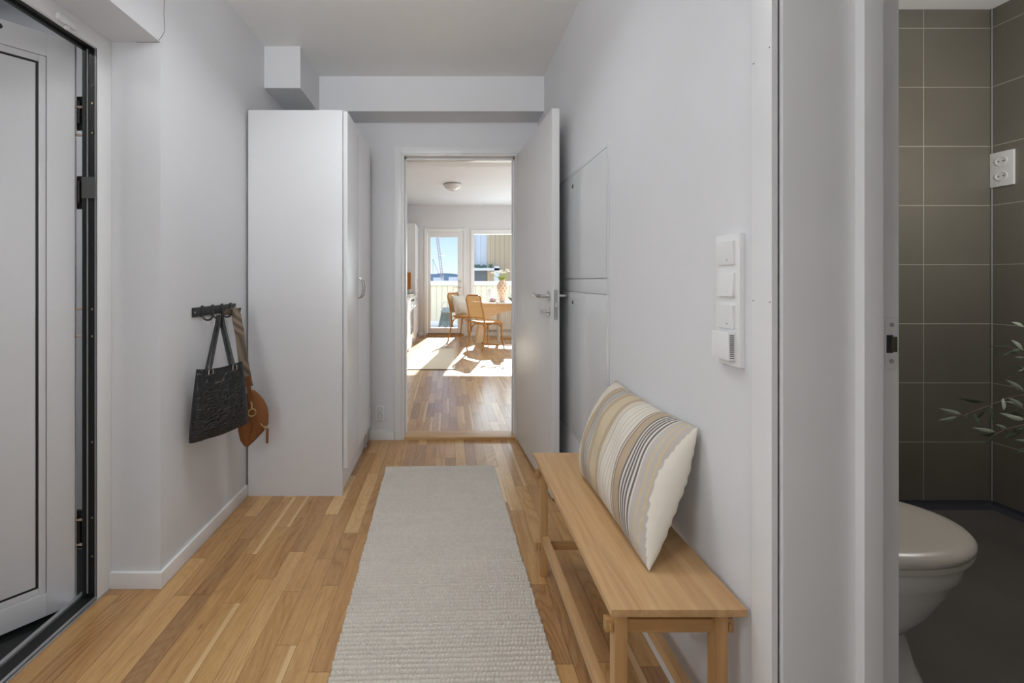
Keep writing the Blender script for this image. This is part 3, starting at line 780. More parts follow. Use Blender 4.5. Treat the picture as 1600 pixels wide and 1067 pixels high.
m = MB(); ribbon(m, [o0+fx*.034+sw*.060+Vector((0,0,.425)), o0+fx*.036+sw*.058+Vector((0,0,.355))], .006, .002, sw, fx); m.build('zip_pull', M['suede_dark'], t)

# ------------------------------------------------------------------ bathroom
struct('wall_bathroom_back', MB().box(.873, 2.9, 2.08, 2.2, 0, 2.6), M['tile_back'], 'grey tiled back wall of the bathroom', 'wall')
struct('wall_bathroom_right', MB().box(2.76, 2.9, -.7, 2.08, 0, 2.6), M['tile_side'], 'grey tiled right wall of the bathroom', 'wall')
struct('wall_bathroom_front', MB().box(.873, 2.9, -.82, -.7, 0, 2.6), M['tile_back'], 'near wall of the bathroom', 'wall')
struct('ceiling_bathroom', MB().box(.873, 2.9, -.82, 2.2, 2.526, 2.62), M['ceiling'], 'white ceiling of the bathroom', 'ceiling')
struct('floor_bathroom', MB().box(.66, 2.9, -.82, 2.2, -.1, .004), M['bathfloor'], 'dark grey vinyl floor of the bathroom', 'floor')
m = MB()
prof = [(0, .004), (-.035, .004), (-.018, .008), (-.006, .02), (-.003, .035), (0, .035)]
m.prism([(.88, 2.08+a, z) for a, z in prof], (1.88, 0, 0)); m.prism([(2.76+a, -.69, z) for a, z in prof], (0, 2.77, 0))
struct('baseboard_bathroom', m, M['coving'], 'dark vinyl coving round the bathroom floor', 'baseboard')
struct('trim_3', MB().cyl((2.755, 2.075, .03), (2.755, 2.075, 2.526), .003, 8), M['grey_plastic'], 'pale sealant joint in the bathroom corner', 'trim')
# bathroom socket
t = thing('bathroom_socket', 'white double socket on the tiled right wall of the bathroom', 'socket', (2.76, 2.035, 1.62))
MB().box(2.748, 2.76, 1.992, 2.078, 1.618, 1.790, .002).build('plate', M['plastic'], t)
for zz in (1.743, 1.668):
    tt = MB(); tt.lathe([(.018, .001), (.019, -.0025), (.023, -.0025), (.0235, .001)], (0,0,0), 28, False); tt.cyl((0,0,.001), (0,0,-.0002), .0185, 28)
    m = MB(); m.add(tt, Matrix.Translation((2.7475, 2.035, zz)) @ Matrix.Rotation(PI/2, 4, 'Y'))
    c = m.build('socket_inset', M['plastic'], t)
    for dy in (-.009, .009): MB().cyl((2.7465, 2.035+dy, zz), (2.748, 2.035+dy, zz), .003, 8).build('pin_hole', M['plastic_dark'], c)

# toilet, facing +X
t = thing('toilet', 'white floor-standing toilet with closed lid beyond the bathroom door frame', 'toilet', (1.15, 1.235, 0))
yc = 1.232
def dring(xb, xf, hw, z, N=48, p=1.95, yo=-.012):
    """egg outline: back at xb, front at xf"""
    R = []
    xm = xb + (xf-xb)*.42
    for k in range(N):
        a = 2*PI*k/N; c, s_ = math.cos(a), math.sin(a)
        x = xm + (xf-xm)*abs(c)**(2/2.05) if c > 0 else xm - (xm-xb)*abs(c)**(2/3.2)
        y = yc + yo + hw*(abs(s_)**(2/p))*(1 if s_ > 0 else -1)
        R.append((x, y, z))
    return R
MB().loft([dring(1.0,1.375,.125,.004), dring(1.0,1.355,.115,.05), dring(1.0,1.335,.105,.12), dring(1.0,1.315,.100,.165), dring(1.0,1.335,.12,.185), dring(.99,1.385,.145,.24), dring(.98,1.43,.165,.31), dring(.975,1.45,.172,.345), dring(.975,1.462,.178,.355), dring(.975,1.466,.178,.392), dring(.98,1.458,.172,.398)]).build('bowl', M['porcelain'], t, angle=50)
MB().loft([dring(.985,1.466,.176,.399), dring(.98,1.484,.186,.402), dring(.98,1.488,.188,.412), dring(.98,1.484,.186,.418)]).build('seat', M['seatlid'], t, angle=50)
MB().loft([dring(.97,1.484,.186,.419), dring(.968,1.492,.190,.423), dring(.968,1.492,.190,.434), dring(.972,1.484,.184,.443), dring(.985,1.455,.165,.450), dring(1.02,1.38,.12,.455), dring(1.08,1.24,.05,.457)]).build('lid', M['seatlid'], t, angle=60)
MB().box(.876, 1.0, 1.05, 1.415, .0, .80, .02, 4).box(.95, 1.06, 1.13, 1.335, .05, .40, .02, 3).build('cistern', M['porcelain'], t, angle=50)

# olive plant
t = thing('olive_tree', 'potted olive tree reaching its branches in from the right of the bathroom', 'plant', (2.58, 1.32, 0))
MB().lathe([(.10,.004),(.13,.02),(.15,.28),(.16,.30),(.145,.30),(.14,.27),(.0,.27)], (2.58,1.32,0), 32, False).build('pot', M['pot'], t)
def bp(x, y, Y=1.6): s_ = F/Y; return Vector(((x-PX)/s_, Y, H-(y-PY)/s_))
stems = [
    [(2.58,1.32,.27),(2.57,1.33,.55),(2.56,1.33,.9),(2.58,1.32,1.25)],
    [(2.57,1.33,.55), tuple(bp(1640,600)), tuple(bp(1600,617)), tuple(bp(1575,622)), tuple(bp(1548,633)), tuple(bp(1522,643)), tuple(bp(1503,650))],
    [(2.57,1.33,.48), tuple(bp(1640,655,1.55)), tuple(bp(1600,664,1.55)), tuple(bp(1575,670,1.55)), tuple(bp(1556,678,1.55)), tuple(bp(1540,692,1.55))],
    [(2.56,1.33,.75), tuple(bp(1640,555,1.68)), tuple(bp(1600,548,1.68)), tuple(bp(1583,545,1.68)), tuple(bp(1545,540,1.68))],
    [(2.56,1.33,.85), tuple(bp(1650,530,1.5)), tuple(bp(1612,515,1.5)), tuple(bp(1598,512,1.5))],
]
m = MB()
for k, s_ in enumerate(stems): m.tube(s_, [.012,.010,.008,.005] if k == 0 else [.005]+[.0026]*(len(s_)-2)+[.0014], 7)
m.build('stem', M['stem'], t)
def leaf(mb, p, q, w, tilt=0.3, curl=.06):
    p, q = Vector(p), Vector(q); d_ = q-p; L = d_.length; d_.normalize()
    side = d_.cross(Vector((0, 1, tilt))).normalized(); nn = d_.cross(side).normalized()
    prof = [0, .45, .85, 1, .95, .75, .4, 0]
    rows = []
    for k, f in enumerate(prof):
        tt = k/(len(prof)-1); c = p + d_*L*tt + nn*(curl*L*4*tt*(1-tt))
        rows.append([mb.bm.verts.new(c + side*w*f*a - nn*abs(a)*w*.25) for a in ((-1, 0, 1) if 0 < f else (0,))])
    for a, b in zip(rows, rows[1:]):
        if len(a) == 1: mb.bm.faces.new((a[0], b[0], b[1])); mb.bm.faces.new((a[0], b[1], b[2]))
        elif len(b) == 1: mb.bm.faces.new((a[0], b[0], a[1])); mb.bm.faces.new((a[1], b[0], a[2]))
        else:
            for i in (0, 1): mb.bm.faces.new((a[i], b[i], b[i+1], a[i+1]))
pale = [((1503,648),(1467,638),.009,1.6),((1497,651),(1465,657),.009,1.6),((1505,656),(1513,645),.009,1.58),((1601,613),(1571,593),.010,1.6),((1600,640),(1575,621),.012,1.6),((1568,622),(1569,641),.012,1.58),
        ((1556,675),(1518,668),.007,1.55),((1598,658),(1561,645),.009,1.57),((1574,671),(1555,663),.007,1.55),((1600,548),(1580,531),.010,1.66),((1600,559),(1585,558),.006,1.66),((1601,511),(1580,503),.007,1.5),((1620,690),(1585,687),.007,1.55),((1600,576),(1590,580),.004,1.6),((1600,632),(1568,627),.004,1.6),((1601,655),(1572,650),.007,1.56)]
dark = [((1538,628),(1497,622),.007,1.62),((1543,634),(1524,655),.012,1.63),((1522,645),(1530,665),.009,1.62),((1558,675),(1538,695),.008,1.56),((1600,667),(1570,685),.012,1.57),((1547,633),(1551,657),.006,1.62),((1579,540),(1545,541),.003,1.68),((1595,545),(1567,555),.007,1.68),((1600,650),(1580,644),.010,1.62),
        ((1560,676),(1530,680),.007,1.58),((1612,590),(1590,570),.01,1.62),((1620,620),(1602,600),.011,1.62),((1600,700),(1590,708),.006,1.6)]
for L_, mat in ((pale, 'leafpale'), (dark, 'leafgreen')):
    for (p, q, w, Y) in L_:
        m = MB(); leaf(m, bp(*p, Y), bp(*q, Y-.02), w, random.uniform(-.4, .4)); m.build('leaf', M[mat], t, angle=0)
for k in range(26):
    a = random.uniform(0, 2*PI); z = random.uniform(.95, 1.35); c = Vector((2.575, 1.32, z)); dr = Vector((-.2*abs(math.cos(a)), math.sin(a), random.uniform(-.2,.6))).normalized()
    m = MB(); leaf(m, c, c+dr*.09, .01); m.build('leaf', M['leafgreen'], t, angle=0)

# ------------------------------------------------------------------ kitchen shell
KY = 8.5; KC = 2.70; KX0, KX1 = -1.25, 3.5
struct('wall_kitchen_left', MB().box(KX0-.12, KX0, 3.08, KY, 0, KC), M['wall'], 'white left wall of the kitchen behind the cabinets', 'wall')
struct('wall_kitchen_right', MB().box(KX1, KX1+.12, 3.08, KY, 0, KC), M['wall'], 'white right wall of the kitchen', 'wall')
dx0, dx1, dz1 = -.465, .332, 2.19
wx0, wx1, wz0, wz1 = .505, 2.75, .66, 2.165
m = MB().box(KX0-.12, dx0, KY, KY+.25, 0, KC).box(dx1, wx0, KY, KY+.25, 0, KC).box(wx1, KX1+.12, KY, KY+.25, 0, KC).box(dx0, dx1, KY, KY+.25, dz1, KC).box(wx0, wx1, KY, KY+.25, wz1, KC).box(wx0, wx1, KY, KY+.25, 0, wz0)
struct('wall_kitchen_back', m, M['wall'], 'white window wall at the far end of the kitchen', 'wall')
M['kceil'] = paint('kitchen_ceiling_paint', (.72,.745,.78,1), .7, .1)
struct('ceiling_kitchen', MB().box(KX0-.12, KX1+.12, 4.96, KY+.25, KC, KC+.1), M['kceil'], 'white ceiling of the kitchen', 'ceiling')
struct('trim_4', MB().box(KX0, KX1, 3.08, 4.96, 2.53, KC+.1), M['kceil'], 'lowered ceiling strip just inside the kitchen', 'bulkhead')
struct('baseboard_kitchen', MB().box(dx1+.05, KX1, KY-.013, KY, 0, .07, .002).box(-.62, dx0-.05, KY-.013, KY, 0, .07, .002), M['trim_white'], 'white baseboard along the kitchen window wall', 'baseboard')
# balcony door
t = thing('door_4', 'glazed white balcony door at the far end of the kitchen', 'door', (-.07, KY, 0), kind='structure')
MB().box(dx0-.03, dx0+.012, KY-.014, KY, 0, dz1+.03, .002).box(dx1-.012, dx1+.03, KY-.014, KY, 0, dz1+.03, .002).box(dx0+.012, dx1-.012, KY-.014, KY, dz1-.012, dz1+.03, .002).build('casing', M['trim_white'], t)
MB().box(dx0, dx0+.035, KY, KY+.12, 0, dz1).box(dx1-.035, dx1, KY, KY+.12, 0, dz1).box(dx0+.035, dx1-.035, KY, KY+.12, dz1-.04, dz1).build('door_lining', M['trim_white'], t)
MB().box(dx0, dx1, KY-.02, KY+.14, -.003, .035, .003).build('threshold', M['oaktrim'], t)
MB().box(dx0+.035, dx1-.035, KY-.004, KY+.05, .035, .05, .002).build('weather_strip', M['blackmetal'], t)
gx0, gx1, gz0, gz1 = -.362, .200, .165, 2.045
lx0, lx1 = dx0+.04, dx1-.04
m = MB().box(lx0, gx0, KY+.005, KY+.06, .052, dz1-.044, .002).box(gx1, lx1, KY+.005, KY+.06, .052, dz1-.044, .002).box(gx0, gx1, KY+.005, KY+.06, .052, gz0, .002).box(gx0, gx1, KY+.005, KY+.06, gz1, dz1-.044, .002)
lf = m.build('door_leaf', M['trim_white'], t)
MB().box(gx0, gx1, KY+.03, KY+.036, gz0, gz1).build('pane', M['glass'], lf)
m = MB()
for zz in (1.01, 1.12):
    m.cyl((.246, KY+.005, zz), (.246, KY-.006, zz), .026, 20).cyl((.246, KY-.004, zz), (.246, KY-.035, zz), .011, 12)
m.tube([(.246, KY-.035, 1.01), (.22, KY-.042, 1.01), (.13, KY-.042, 1.01)], .009, 8)
m.build('door_handle', M['chrome'], lf)
# window
t = thing('window_1', 'wide white-framed kitchen window beside the balcony door', 'window', (1.6, KY, wz0), kind='structure')
MB().box(wx0-.035, wx0+.01, KY-.014, KY, wz0-.03, wz1+.035, .002).box(wx1-.01, wx1+.035, KY-.014, KY, wz0-.03, wz1+.035, .002).box(wx0+.01, wx1-.01, KY-.014, KY, wz1-.01, wz1+.035, .002).box(wx0-.035, wx1+.035, KY-.04, KY, wz0-.03, wz0, .002).build('casing', M['trim_white'], t)
m = MB().box(wx0, wx0+.04, KY, KY+.1, wz0, wz1).box(wx1-.04, wx1, KY, KY+.1, wz0, wz1).box(wx0+.04, wx1-.04, KY, KY+.1, wz1-.055, wz1).box(wx0+.04, wx1-.04, KY, KY+.1, wz0, wz0+.06).box(1.62, 1.68, KY+.02, KY+.1, wz0+.06, wz1-.055)
m.build('window_frame', M['trim_white'], t)
MB().box(wx0+.04, wx1-.04, KY+.055, KY+.061, wz0+.06, wz1-.055).build('pane', M['glass'], t)
# radiator
t = thing('radiator', 'white ribbed radiator under the kitchen window', 'radiator', (1.5, KY-.06, .12))
m = MB()
for k in range(34): m.box(.78+k*.044, .78+k*.044+.032, KY-.075, KY-.062, .14, .54, .004)
m.box(.77, 2.28, KY-.064, KY-.032, .13, .55, .003); m.build('panel', M['trim_white'], t)
for xx in (.9, 2.1):
    MB().box(xx, xx+.03, KY-.032, KY-.015, .0, .45).build('bracket', M['trim_white'], t)
# ceiling lamp
t = thing('ceiling_lamp', 'round opal glass ceiling lamp on the kitchen ceiling', 'ceiling light', (.08, 6.6, 2.6))
MB().lathe([(.145, 0), (.15, -.012), (.14, -.02), (.0, -.02)], (.075, 6.6, KC), 32, False).build('base', M['grey_plastic'], t)
MB().lathe([(.138, -.018), (.13, -.045), (.10, -.075), (.06, -.095), (.012, -.103), (.01, -.115), (.0, -.117)], (.075, 6.6, KC), 32, False).build('shade', M['lampglass'], t)

# kitchen cabinets
CX = -.61
M['kwhite'] = paint('kitchen_white', (.80,.80,.80,1), .3, .02)
def base_unit(y0, y1, label, drawers):
    t = thing('base_cabinet', label, 'cabinet', ((KX0+CX)/2, (y0+y1)/2, 0), group='white base cabinets along the kitchen wall')
    MB().box(KX0+.001, CX-.02, y0+.001, y1-.001, .10, .875).build('carcass', M['kwhite'], t)
    MB().box(KX0+.02, CX-.045, y0+.001, y1-.001, .0, .10).build('plinth', M['kwhite'], t)
    zs = {1: [(.105, .872)], 3: [(.105, .40), (.403, .66), (.663, .872)]}[drawers]
    for a, b in zs:
        d = MB().box(CX-.02, CX, y0+.002, y1-.002, a, b, .0015).build('door' if drawers == 1 else 'drawer', M['kwhite'], t)
        if drawers == 1: pts = [(CX, y1-.05, b-.05), (CX+.03, y1-.05, b-.05), (CX+.03, y1-.05, b-.21), (CX, y1-.05, b-.21)]
        else: pts = [(CX, y0+.2, b-.04), (CX+.03, y0+.2, b-.04), (CX+.03, y1-.2, b-.04), (CX, y1-.2, b-.04)]
        MB().tube(pts, .005, 8).build('handle', M['chrome'], d)
base_unit(4.7, 5.3, 'nearest white base cabinet with three drawers along the kitchen wall', 3)
base_unit(5.3, 5.9, 'white three-drawer base cabinet before the door cabinets in the kitchen', 3)
base_unit(5.9, 6.6, 'white base cabinet with one door and a vertical bar handle, nearer than the oven', 1)
t = thing('built_in_oven', 'built-in white oven with glass front between the base cabinets', 'oven', (-.9, 6.95, 0))
MB().box(KX0+.001, CX-.02, 6.601, 7.249, 0, .875).build('body', M['kwhite'], t)
MB().box(CX-.02, CX, 6.603, 7.247, .76, .872, .002).build('control_panel', M['kwhite'], t)
d = MB().box(CX-.02, CX+.003, 6.603, 7.247, .18, .755, .002).build('oven_door', M['kwhite'], t)
MB().box(CX+.002, CX+.005, 6.66, 7.19, .26, .66, .001).build('pane', M['mirrorglass'], d)
MB().tube([(CX, 6.68, .71), (CX+.045, 6.68, .71), (CX+.045, 7.17, .71), (CX, 7.17, .71)], .009, 10).build('handle', M['trim_white'], d)
for yy in (6.75, 6.87, 6.99, 7.11): MB().cyl((CX, yy, .815), (CX+.025, yy, .815), .017, 14).build('knob', M['blackmetal'], t)
base_unit(7.25, 7.66, 'narrow white base cabinet between the oven and the tall unit', 1)
tag(MB().box(KX0+.001, CX+.012, 4.7, 7.66, .876, .912, .002).build('worktop', paint('worktop_stone', (.42,.41,.39,1), .2, 0)), 'pale grey worktop running over the kitchen base cabinets', 'worktop')
t = thing('tall_cabinet', 'tall white kitchen unit in the far left corner', 'cabinet', (-.93, 8.05, 0))
MB().box(KX0+.001, CX-.021, 7.662, 8.46, 0, 2.215, .001).build('carcass', M['kwhite'], t)
for a, b, za, zb in ((.10, .95, .78, .92), (.955, 2.213, 1.0, 1.16)):
    d = MB().box(CX-.02, CX, 7.664, 8.458, a, b, .0015).build('cabinet_door', M['kwhite'], t)
    MB().tube([(CX, 7.74, za), (CX+.03, 7.74, za), (CX+.03, 7.74, zb), (CX, 7.74, zb)], .005, 8).build('handle', M['chrome'], d)
t = thing('extractor_hood', 'white extractor hood on the kitchen wall above the worktop', 'hood', (-.97, 6.95, 1.5))
MB().prism([(KX0+.001, 6.65, 1.56), (KX0+.001, 6.65, 1.60), (-.80, 6.65, 1.545), (-.80, 6.65, 1.52)], (0, .6, 0)).build('canopy', M['kwhite'], t)
MB().box(KX0+.001, -1.0, 6.8, 7.1, 1.58, 2.4, .003).build('duct', M['kwhite'], t)
t = thing('cutting_board', 'orange-brown wooden cutting board standing on the kitchen worktop', 'cutting board', (-.82, 7.58, .912))
MB().box(-1.02, -.69, 7.60, 7.625, .913, 1.30, .012, 3).build('board', M['cutboard'], t)
tag(MB().box(-1.0, -.75, 7.565, 7.59, .913, 1.20, .012, 3).build('cutting_board', M['bent']), 'smaller darker cutting board in front of the other one on the worktop', 'cutting board')
tag(MB().lathe([(.03,0),(.045,.02),(.06,.07),(.057,.07),(.042,.022),(.0,.01)], (-.72, 7.45, .913), 28, False).build('bowl', M['porcelain']), 'small cream bowl on the worktop before the cutting boards', 'bowl')

# kitchen rug in front of the cabinets
m = MB().box(-.55, .095, 5.27, 6.86, .001, .010, .003); m.box(-.55, .095, 5.262, 5.272, .001, .013, .002)
t = thing('kitchen_rug', 'flat pale rug on the kitchen floor along the cabinets', 'rug', (-.23, 6.05, 0))
MB().box(-.55, .095, 5.272, 6.86, .0, .009, .003).build('pile', M['rug2'], t)
MB().box(-.55, .095, 5.258, 5.271, .0, .010, .003).build('edge_shadow', M['stem'], t)  # dark strip: shadow of the rug's edge thickness, put in as colour

# ------------------------------------------------------------------ dining table
TX, TY, TZ = 1.25, 7.72, .75
t = thing('dining_table', 'oval white-topped dining table with a pale plywood arched apron by the kitchen window', 'table', (TX, TY, 0))
def oval(ax, ay, z, N=64): return [(TX+ax*math.copysign(abs(math.cos(2*PI*k/N))**.85, math.cos(2*PI*k/N)), TY+ay*math.copysign(abs(math.sin(2*PI*k/N))**.85, math.sin(2*PI*k/N)), z) for k in range(N)]
MB().loft([oval(.79,.43,TZ-.025), oval(.80,.44,TZ-.022), oval(.80,.44,TZ-.004), oval(.795,.435,TZ)]).build('tabletop', M['trim_white'], t)
m = MB()
for sy in (-1, 1):
    yy = TY + sy*.20 - .011
    pts = [(TX-.60, yy, TZ-.026), (TX-.60, yy, .45)]
    pts = [(TX-.64, yy, TZ-.026), (TX-.66, yy, .40), (TX-.74, yy, 0.0), (TX-.60, yy, 0.0)]
    for k in range(13):
        a = PI - PI*k/12; pts.append((TX+.56*math.cos(a), yy, .30+.30*math.sin(a)))
    pts += [(TX+.60, yy, 0.0), (TX+.74, yy, 0.0), (TX+.66, yy, .40), (TX+.64, yy, TZ-.026)]
    MB().prism([Vector(p) for p in pts], (0, .022, 0)).build('arched_panel', M['ply'], t)
MB().cyl((TX-.30, TY-.02, .0), (TX-.30, TY-.02, TZ-.026), .030, 20).build('pedestal', M['cream'], t)
MB().tube([(TX-.10+.56*math.cos(2*PI*k/48), TY-.08+.42*math.sin(2*PI*k/48), .008) for k in range(48)], .008, 8, closed=True).build('base_ring', M['bent'], t)

# vase and flowers
vx, vy = 1.02, 7.70
tag(MB().lathe([(.045,0),(.075,.01),(.07,.03),(.05,.06),(.06,.11),(.095,.20),(.105,.27),(.09,.34),(.06,.38),(.05,.40),(.06,.415),(.052,.415),(.042,.40),(.04,.3)], (vx, vy, TZ+.001), 40, False).build('vase', M['vase'], angle=60), 'cream vase with a diamond pattern holding white flowers on the dining table', 'vase')
heads = [(-.10,-.02,.56),(-.16,.02,.53),(-.045,-.03,.55),(.01,.02,.545),(.085,-.02,.60),(.11,.0,.57),(-.19,.0,.545),(-.02,.03,.58),(.05,.03,.55)]
t = thing('flower_bouquet', 'bunch of white flowers on green stems standing in the cream vase', 'flowers', (vx, vy, TZ+.2))
for (a, b, c) in heads:
    st = MB().tube([(vx, vy, TZ+.30), (vx+a*.25, vy+b*.25, TZ+.42), (vx+a, vy+b, TZ+c-.02)], .003, 6).build('stem', M['green'], t)
    m = MB(); m.sphere((vx+a, vy+b, TZ+c), .02, 10, (1.1,1.1,.8))
    for k in range(7):
        g = 2*PI*k/7; m.sphere((vx+a+.022*math.cos(g), vy+b+.022*math.sin(g), TZ+c-.002), .016, 8, (1,1,.6))
    m.build('flower_head', M['petal'], t)
for k in range(12):
    g = 2*PI*k/12; m = MB(); p = Vector((vx, vy, TZ+.40)); q = p + Vector((.09*math.cos(g), .06*math.sin(g), random.uniform(.0, .12)))
    leaf(m, p, q, .012); m.build('leaf', M['green'], t, angle=0)
tag(MB().lathe([(.03,0),(.035,.01),(.05,.12),(.055,.235),(.050,.235),(.045,.12),(.028,.012),(0,.012)], (.83, 7.92, TZ+.001), 28, False).build('glass_pitcher', M['plastic']), 'white ribbed tumbler-shaped vase behind the cream vase', 'vase')
t = thing('teapot', 'black cast-iron teapot with hooped handle at the right of the table', 'teapot', (1.235, 7.7, TZ))
c = (1.235, 7.70, TZ+.001)
MB().lathe([(.045,0),(.07,.015),(.078,.045),(.07,.075),(.045,.09),(.02,.096),(0,.097)], c, 28, False).build('body', M['iron'], t)
MB().tube([(c[0]-.07, c[1], c[2]+.05), (c[0]-.09, c[1], c[2]+.07), (c[0]-.10, c[1], c[2]+.09)], [.013,.010,.008], 8).build('spout', M['iron'], t)
MB().tube([(c[0]+.06*math.cos(a), c[1], c[2]+.07+.10*math.sin(a)) for a in [PI*k/12 for k in range(13)]], .004, 8).build('handle', M['iron'], t)
MB().sphere((c[0], c[1], c[2]+.104), .010, 10).build('knob', M['iron'], t)
tag(MB().box(.66, .93, 7.48, 7.64, TZ+.001, TZ+.013, .004).build('serving_board', M['bent']), 'wooden serving board on the table in front of the vase', 'serving board')
tag(MB().lathe([(.05,0),(.09,.02),(.10,.035),(.095,.035),(.05,.01),(0,.008)], (.83, 7.56, TZ+.014), 24, False).build('plate', M['plastic']), 'white dish on the serving board filled with red berries', 'dish')
for k in range(14):
    a = k*2.4; r = .018*math.sqrt(k)
    o = MB().sphere((.83+r*math.cos(a), 7.56+r*.8*math.sin(a), TZ+.047+(.012 if k < 5 else 0)), .014, 8).build('berry', M['berry'])
    tag(o, 'dark red berry heaped on the white dish on the dining table', 'berry', 'red berries on the dish')

# ------------------------------------------------------------------ bentwood chairs
def chair(label, loc, rz):
    t = thing('dining_chair', label, 'chair', loc, rz, group='cane-backed bentwood dining chairs')
    P = lambda m, n, mat, **k: m.build(n, M[mat], t, local=True, **k)
    def se(ax, ay, z, N=40, p=3.2, cy=0):
        return [(ax*math.copysign(abs(math.cos(2*PI*k/N))**(2/p), math.cos(2*PI*k/N)), cy+ay*math.copysign(abs(math.sin(2*PI*k/N))**(2/p), math.sin(2*PI*k/N)), z) for k in range(N)]
    P(MB().loft([se(.215,.205,.435), se(.220,.210,.440), se(.220,.210,.462), se(.214,.204,.468), se(.180,.170,.468), se(.180,.170,.435), se(.215,.205,.435)], caps=False), 'seat_frame', 'bent')
    P(MB().loft([se(.182,.172,.458), se(.182,.172,.464)]), 'seat', 'cane')
    # back hoop: leans back
    def by(z): return -.20 - .10*max(0, (z-.45))/.45*1.0
    pts = [(-.185, by(.43), .43), (-.190, by(.6), .6), (-.190, by(.78), .78)]
    for k in range(9):
        a = PI - PI/2*k/8; pts.append((-.11+.08*math.cos(a), by(.84), .82+.085*math.sin(a)))
    pts += [(-x, y, z) for x, y, z in pts[::-1]]
    P(MB().tube(pts, .0155, 10), 'backrest_frame', 'bent')
    P(MB().tube([(-.185, by(.53), .53), (0, by(.53)-.012, .53), (.185, by(.53), .53)], .013, 8), 'lower_rail', 'bent')
    rows = []
    for z0_, z1_ in ((.54, .895),):
        m = MB(); N = 12
        g = []
        for i in range(N+1):
            z = z0_+(z1_-z0_)*i/N; hw = .185 if z < .83 else .185-.07*((z-.83)/.065)**2
            g.append([(x, by(z)-.012*(1-(x/.19)**2), z) for x in [-hw+2*hw*j/10 for j in range(11)]])
        A = [[m.bm.verts.new(p) for p in r] for r in g]; B = [[m.bm.verts.new((p[0], p[1]-.003, p[2])) for p in r] for r in g]
        for G in (A, B):
            for i in range(N):
                for j in range(10): m.bm.faces.new((G[i][j], G[i][j+1], G[i+1][j+1], G[i+1][j]))
        P(m, 'cane_back', 'cane')
    for sx in (-1, 1):
        P(MB().tube([(sx*.185, -.20, .46), (sx*.187, -.205, .3), (sx*.195, -.23, .12), (sx*.205, -.27, 0.0)], [.0155,.0155,.014,.011], 10), 'leg', 'bent')
        P(MB().tube([(sx*.180, .17, .44), (sx*.182, .175, .25), (sx*.190, .19, .1), (sx*.20, .215, 0.0)], [.016,.015,.014,.011], 10), 'leg', 'bent')
    for sx in (-1, 1):    # bent braces
        P(MB().tube([(sx*.182, -.20, .28), (sx*.178, -.185, .36), (sx*.165, -.12, .415), (sx*.15, 0, .43), (sx*.165, .11, .415), (sx*.178, .165, .36), (sx*.182, .175, .28)], .009, 8), 'brace', 'bent')
    for sy in (-1, 1):
        P(MB().tube([(-.182, sy*.19, .28), (-.165, sy*.178, .36), (-.10, sy*.165, .415), (0, sy*.16, .43), (.10, sy*.165, .415), (.165, sy*.178, .36), (.182, sy*.19, .28)], .009, 8), 'brace', 'bent')
    return t
# the near chair faces the table up and to the right; +Y local is forward
def face(fx_, fy_): return math.atan2(fy_, fx_) - PI/2
chair('cane-backed bentwood chair nearest the hall, empty seat turned to the dining table', (.655, 6.93, 0), face(.82, .58))
chair('cane-backed bentwood chair by the balcony door with a white cushion on its seat', (.34, 8.02, 0), face(.80, -.55))
c0 = Vector((.34, 8.02, .0)); fw = Vector((.80, -.55, 0)).normalized(); sd_ = Vector((.55, .80, 0)).normalized()
b = c0 - fw*.14; 
p = pillow('seat_cushion', b - sd_*.20 + Vector((0,0,.475)) + fw*.04, b + sd_*.20 + Vector((0,0,.475))+fw*.04, b - sd_*.20 - fw*.05 + Vector((0,0,.86)), b + sd_*.20 - fw*.05+Vector((0,0,.86)), fw, .07, .02, None, 40, 40, M['cream'])
tag(p, 'square off-white cushion leaning on the backrest of the chair by the balcony door', 'cushion')

# ------------------------------------------------------------------ balcony and outdoors
struct('floor_balcony', MB().box(-3, 6, KY+.25, 10.7, -.2, .0), M['white_floor'], 'pale balcony floor outside the kitchen door', 'floor')
t = thing('balcony_parapet', 'cream boarded balcony parapet with a white top rail', 'parapet', (1, 10.6, 0))
MB().box(-3, 6, 10.6, 10.66, 0, 1.02).build('boarding', M['parapet'], t)
MB().box(-3, 6, 10.54, 10.72, 1.02, 1.13, .004).build('top_rail', M['trim_white'], t)
MB().box(-3, 6, 10.56, 10.60, .0, .10, .004).build('skirting', M['trim_white'], t)
t = thing('lantern', 'grey metal lantern with a white candle on the balcony floor', 'lantern', (-.06, 9.35, 0))
lx, ly = -.05, 9.35
def sq(h, z): return [(lx-h, ly-h, z), (lx+h, ly-h, z), (lx+h, ly+h, z), (lx-h, ly+h, z)]
m = MB().box(lx-.19, lx+.19, ly-.19, ly+.19, 0, .025)
for sx in (-1, 1):
    for sy in (-1, 1): m.tube([(lx+sx*.18, ly+sy*.18, .02), (lx+sx*.10, ly+sy*.10, .43)], .008, 6)
m.build('frame', M['zinc'], t)
m = MB(); m.loft([sq(.175, .03), sq(.10, .42)], caps=False); m.build('pane', glass_mat('lantern_glass', (.45,.5,.52,1), .12), t)
MB().loft([sq(.12, .43), sq(.11, .45), sq(.07, .52), sq(.05, .53)]).build('top', M['zinc'], t)
MB().tube([(lx+.10*math.cos(a), ly, .50+.16*math.sin(a)) for a in [PI*k/12 for k in range(13)]], .005, 6).build('handle', M['zinc'], t)
MB().cyl((lx, ly, .026), (lx, ly, .2), .04, 16).build('candle', M['petal'], t)

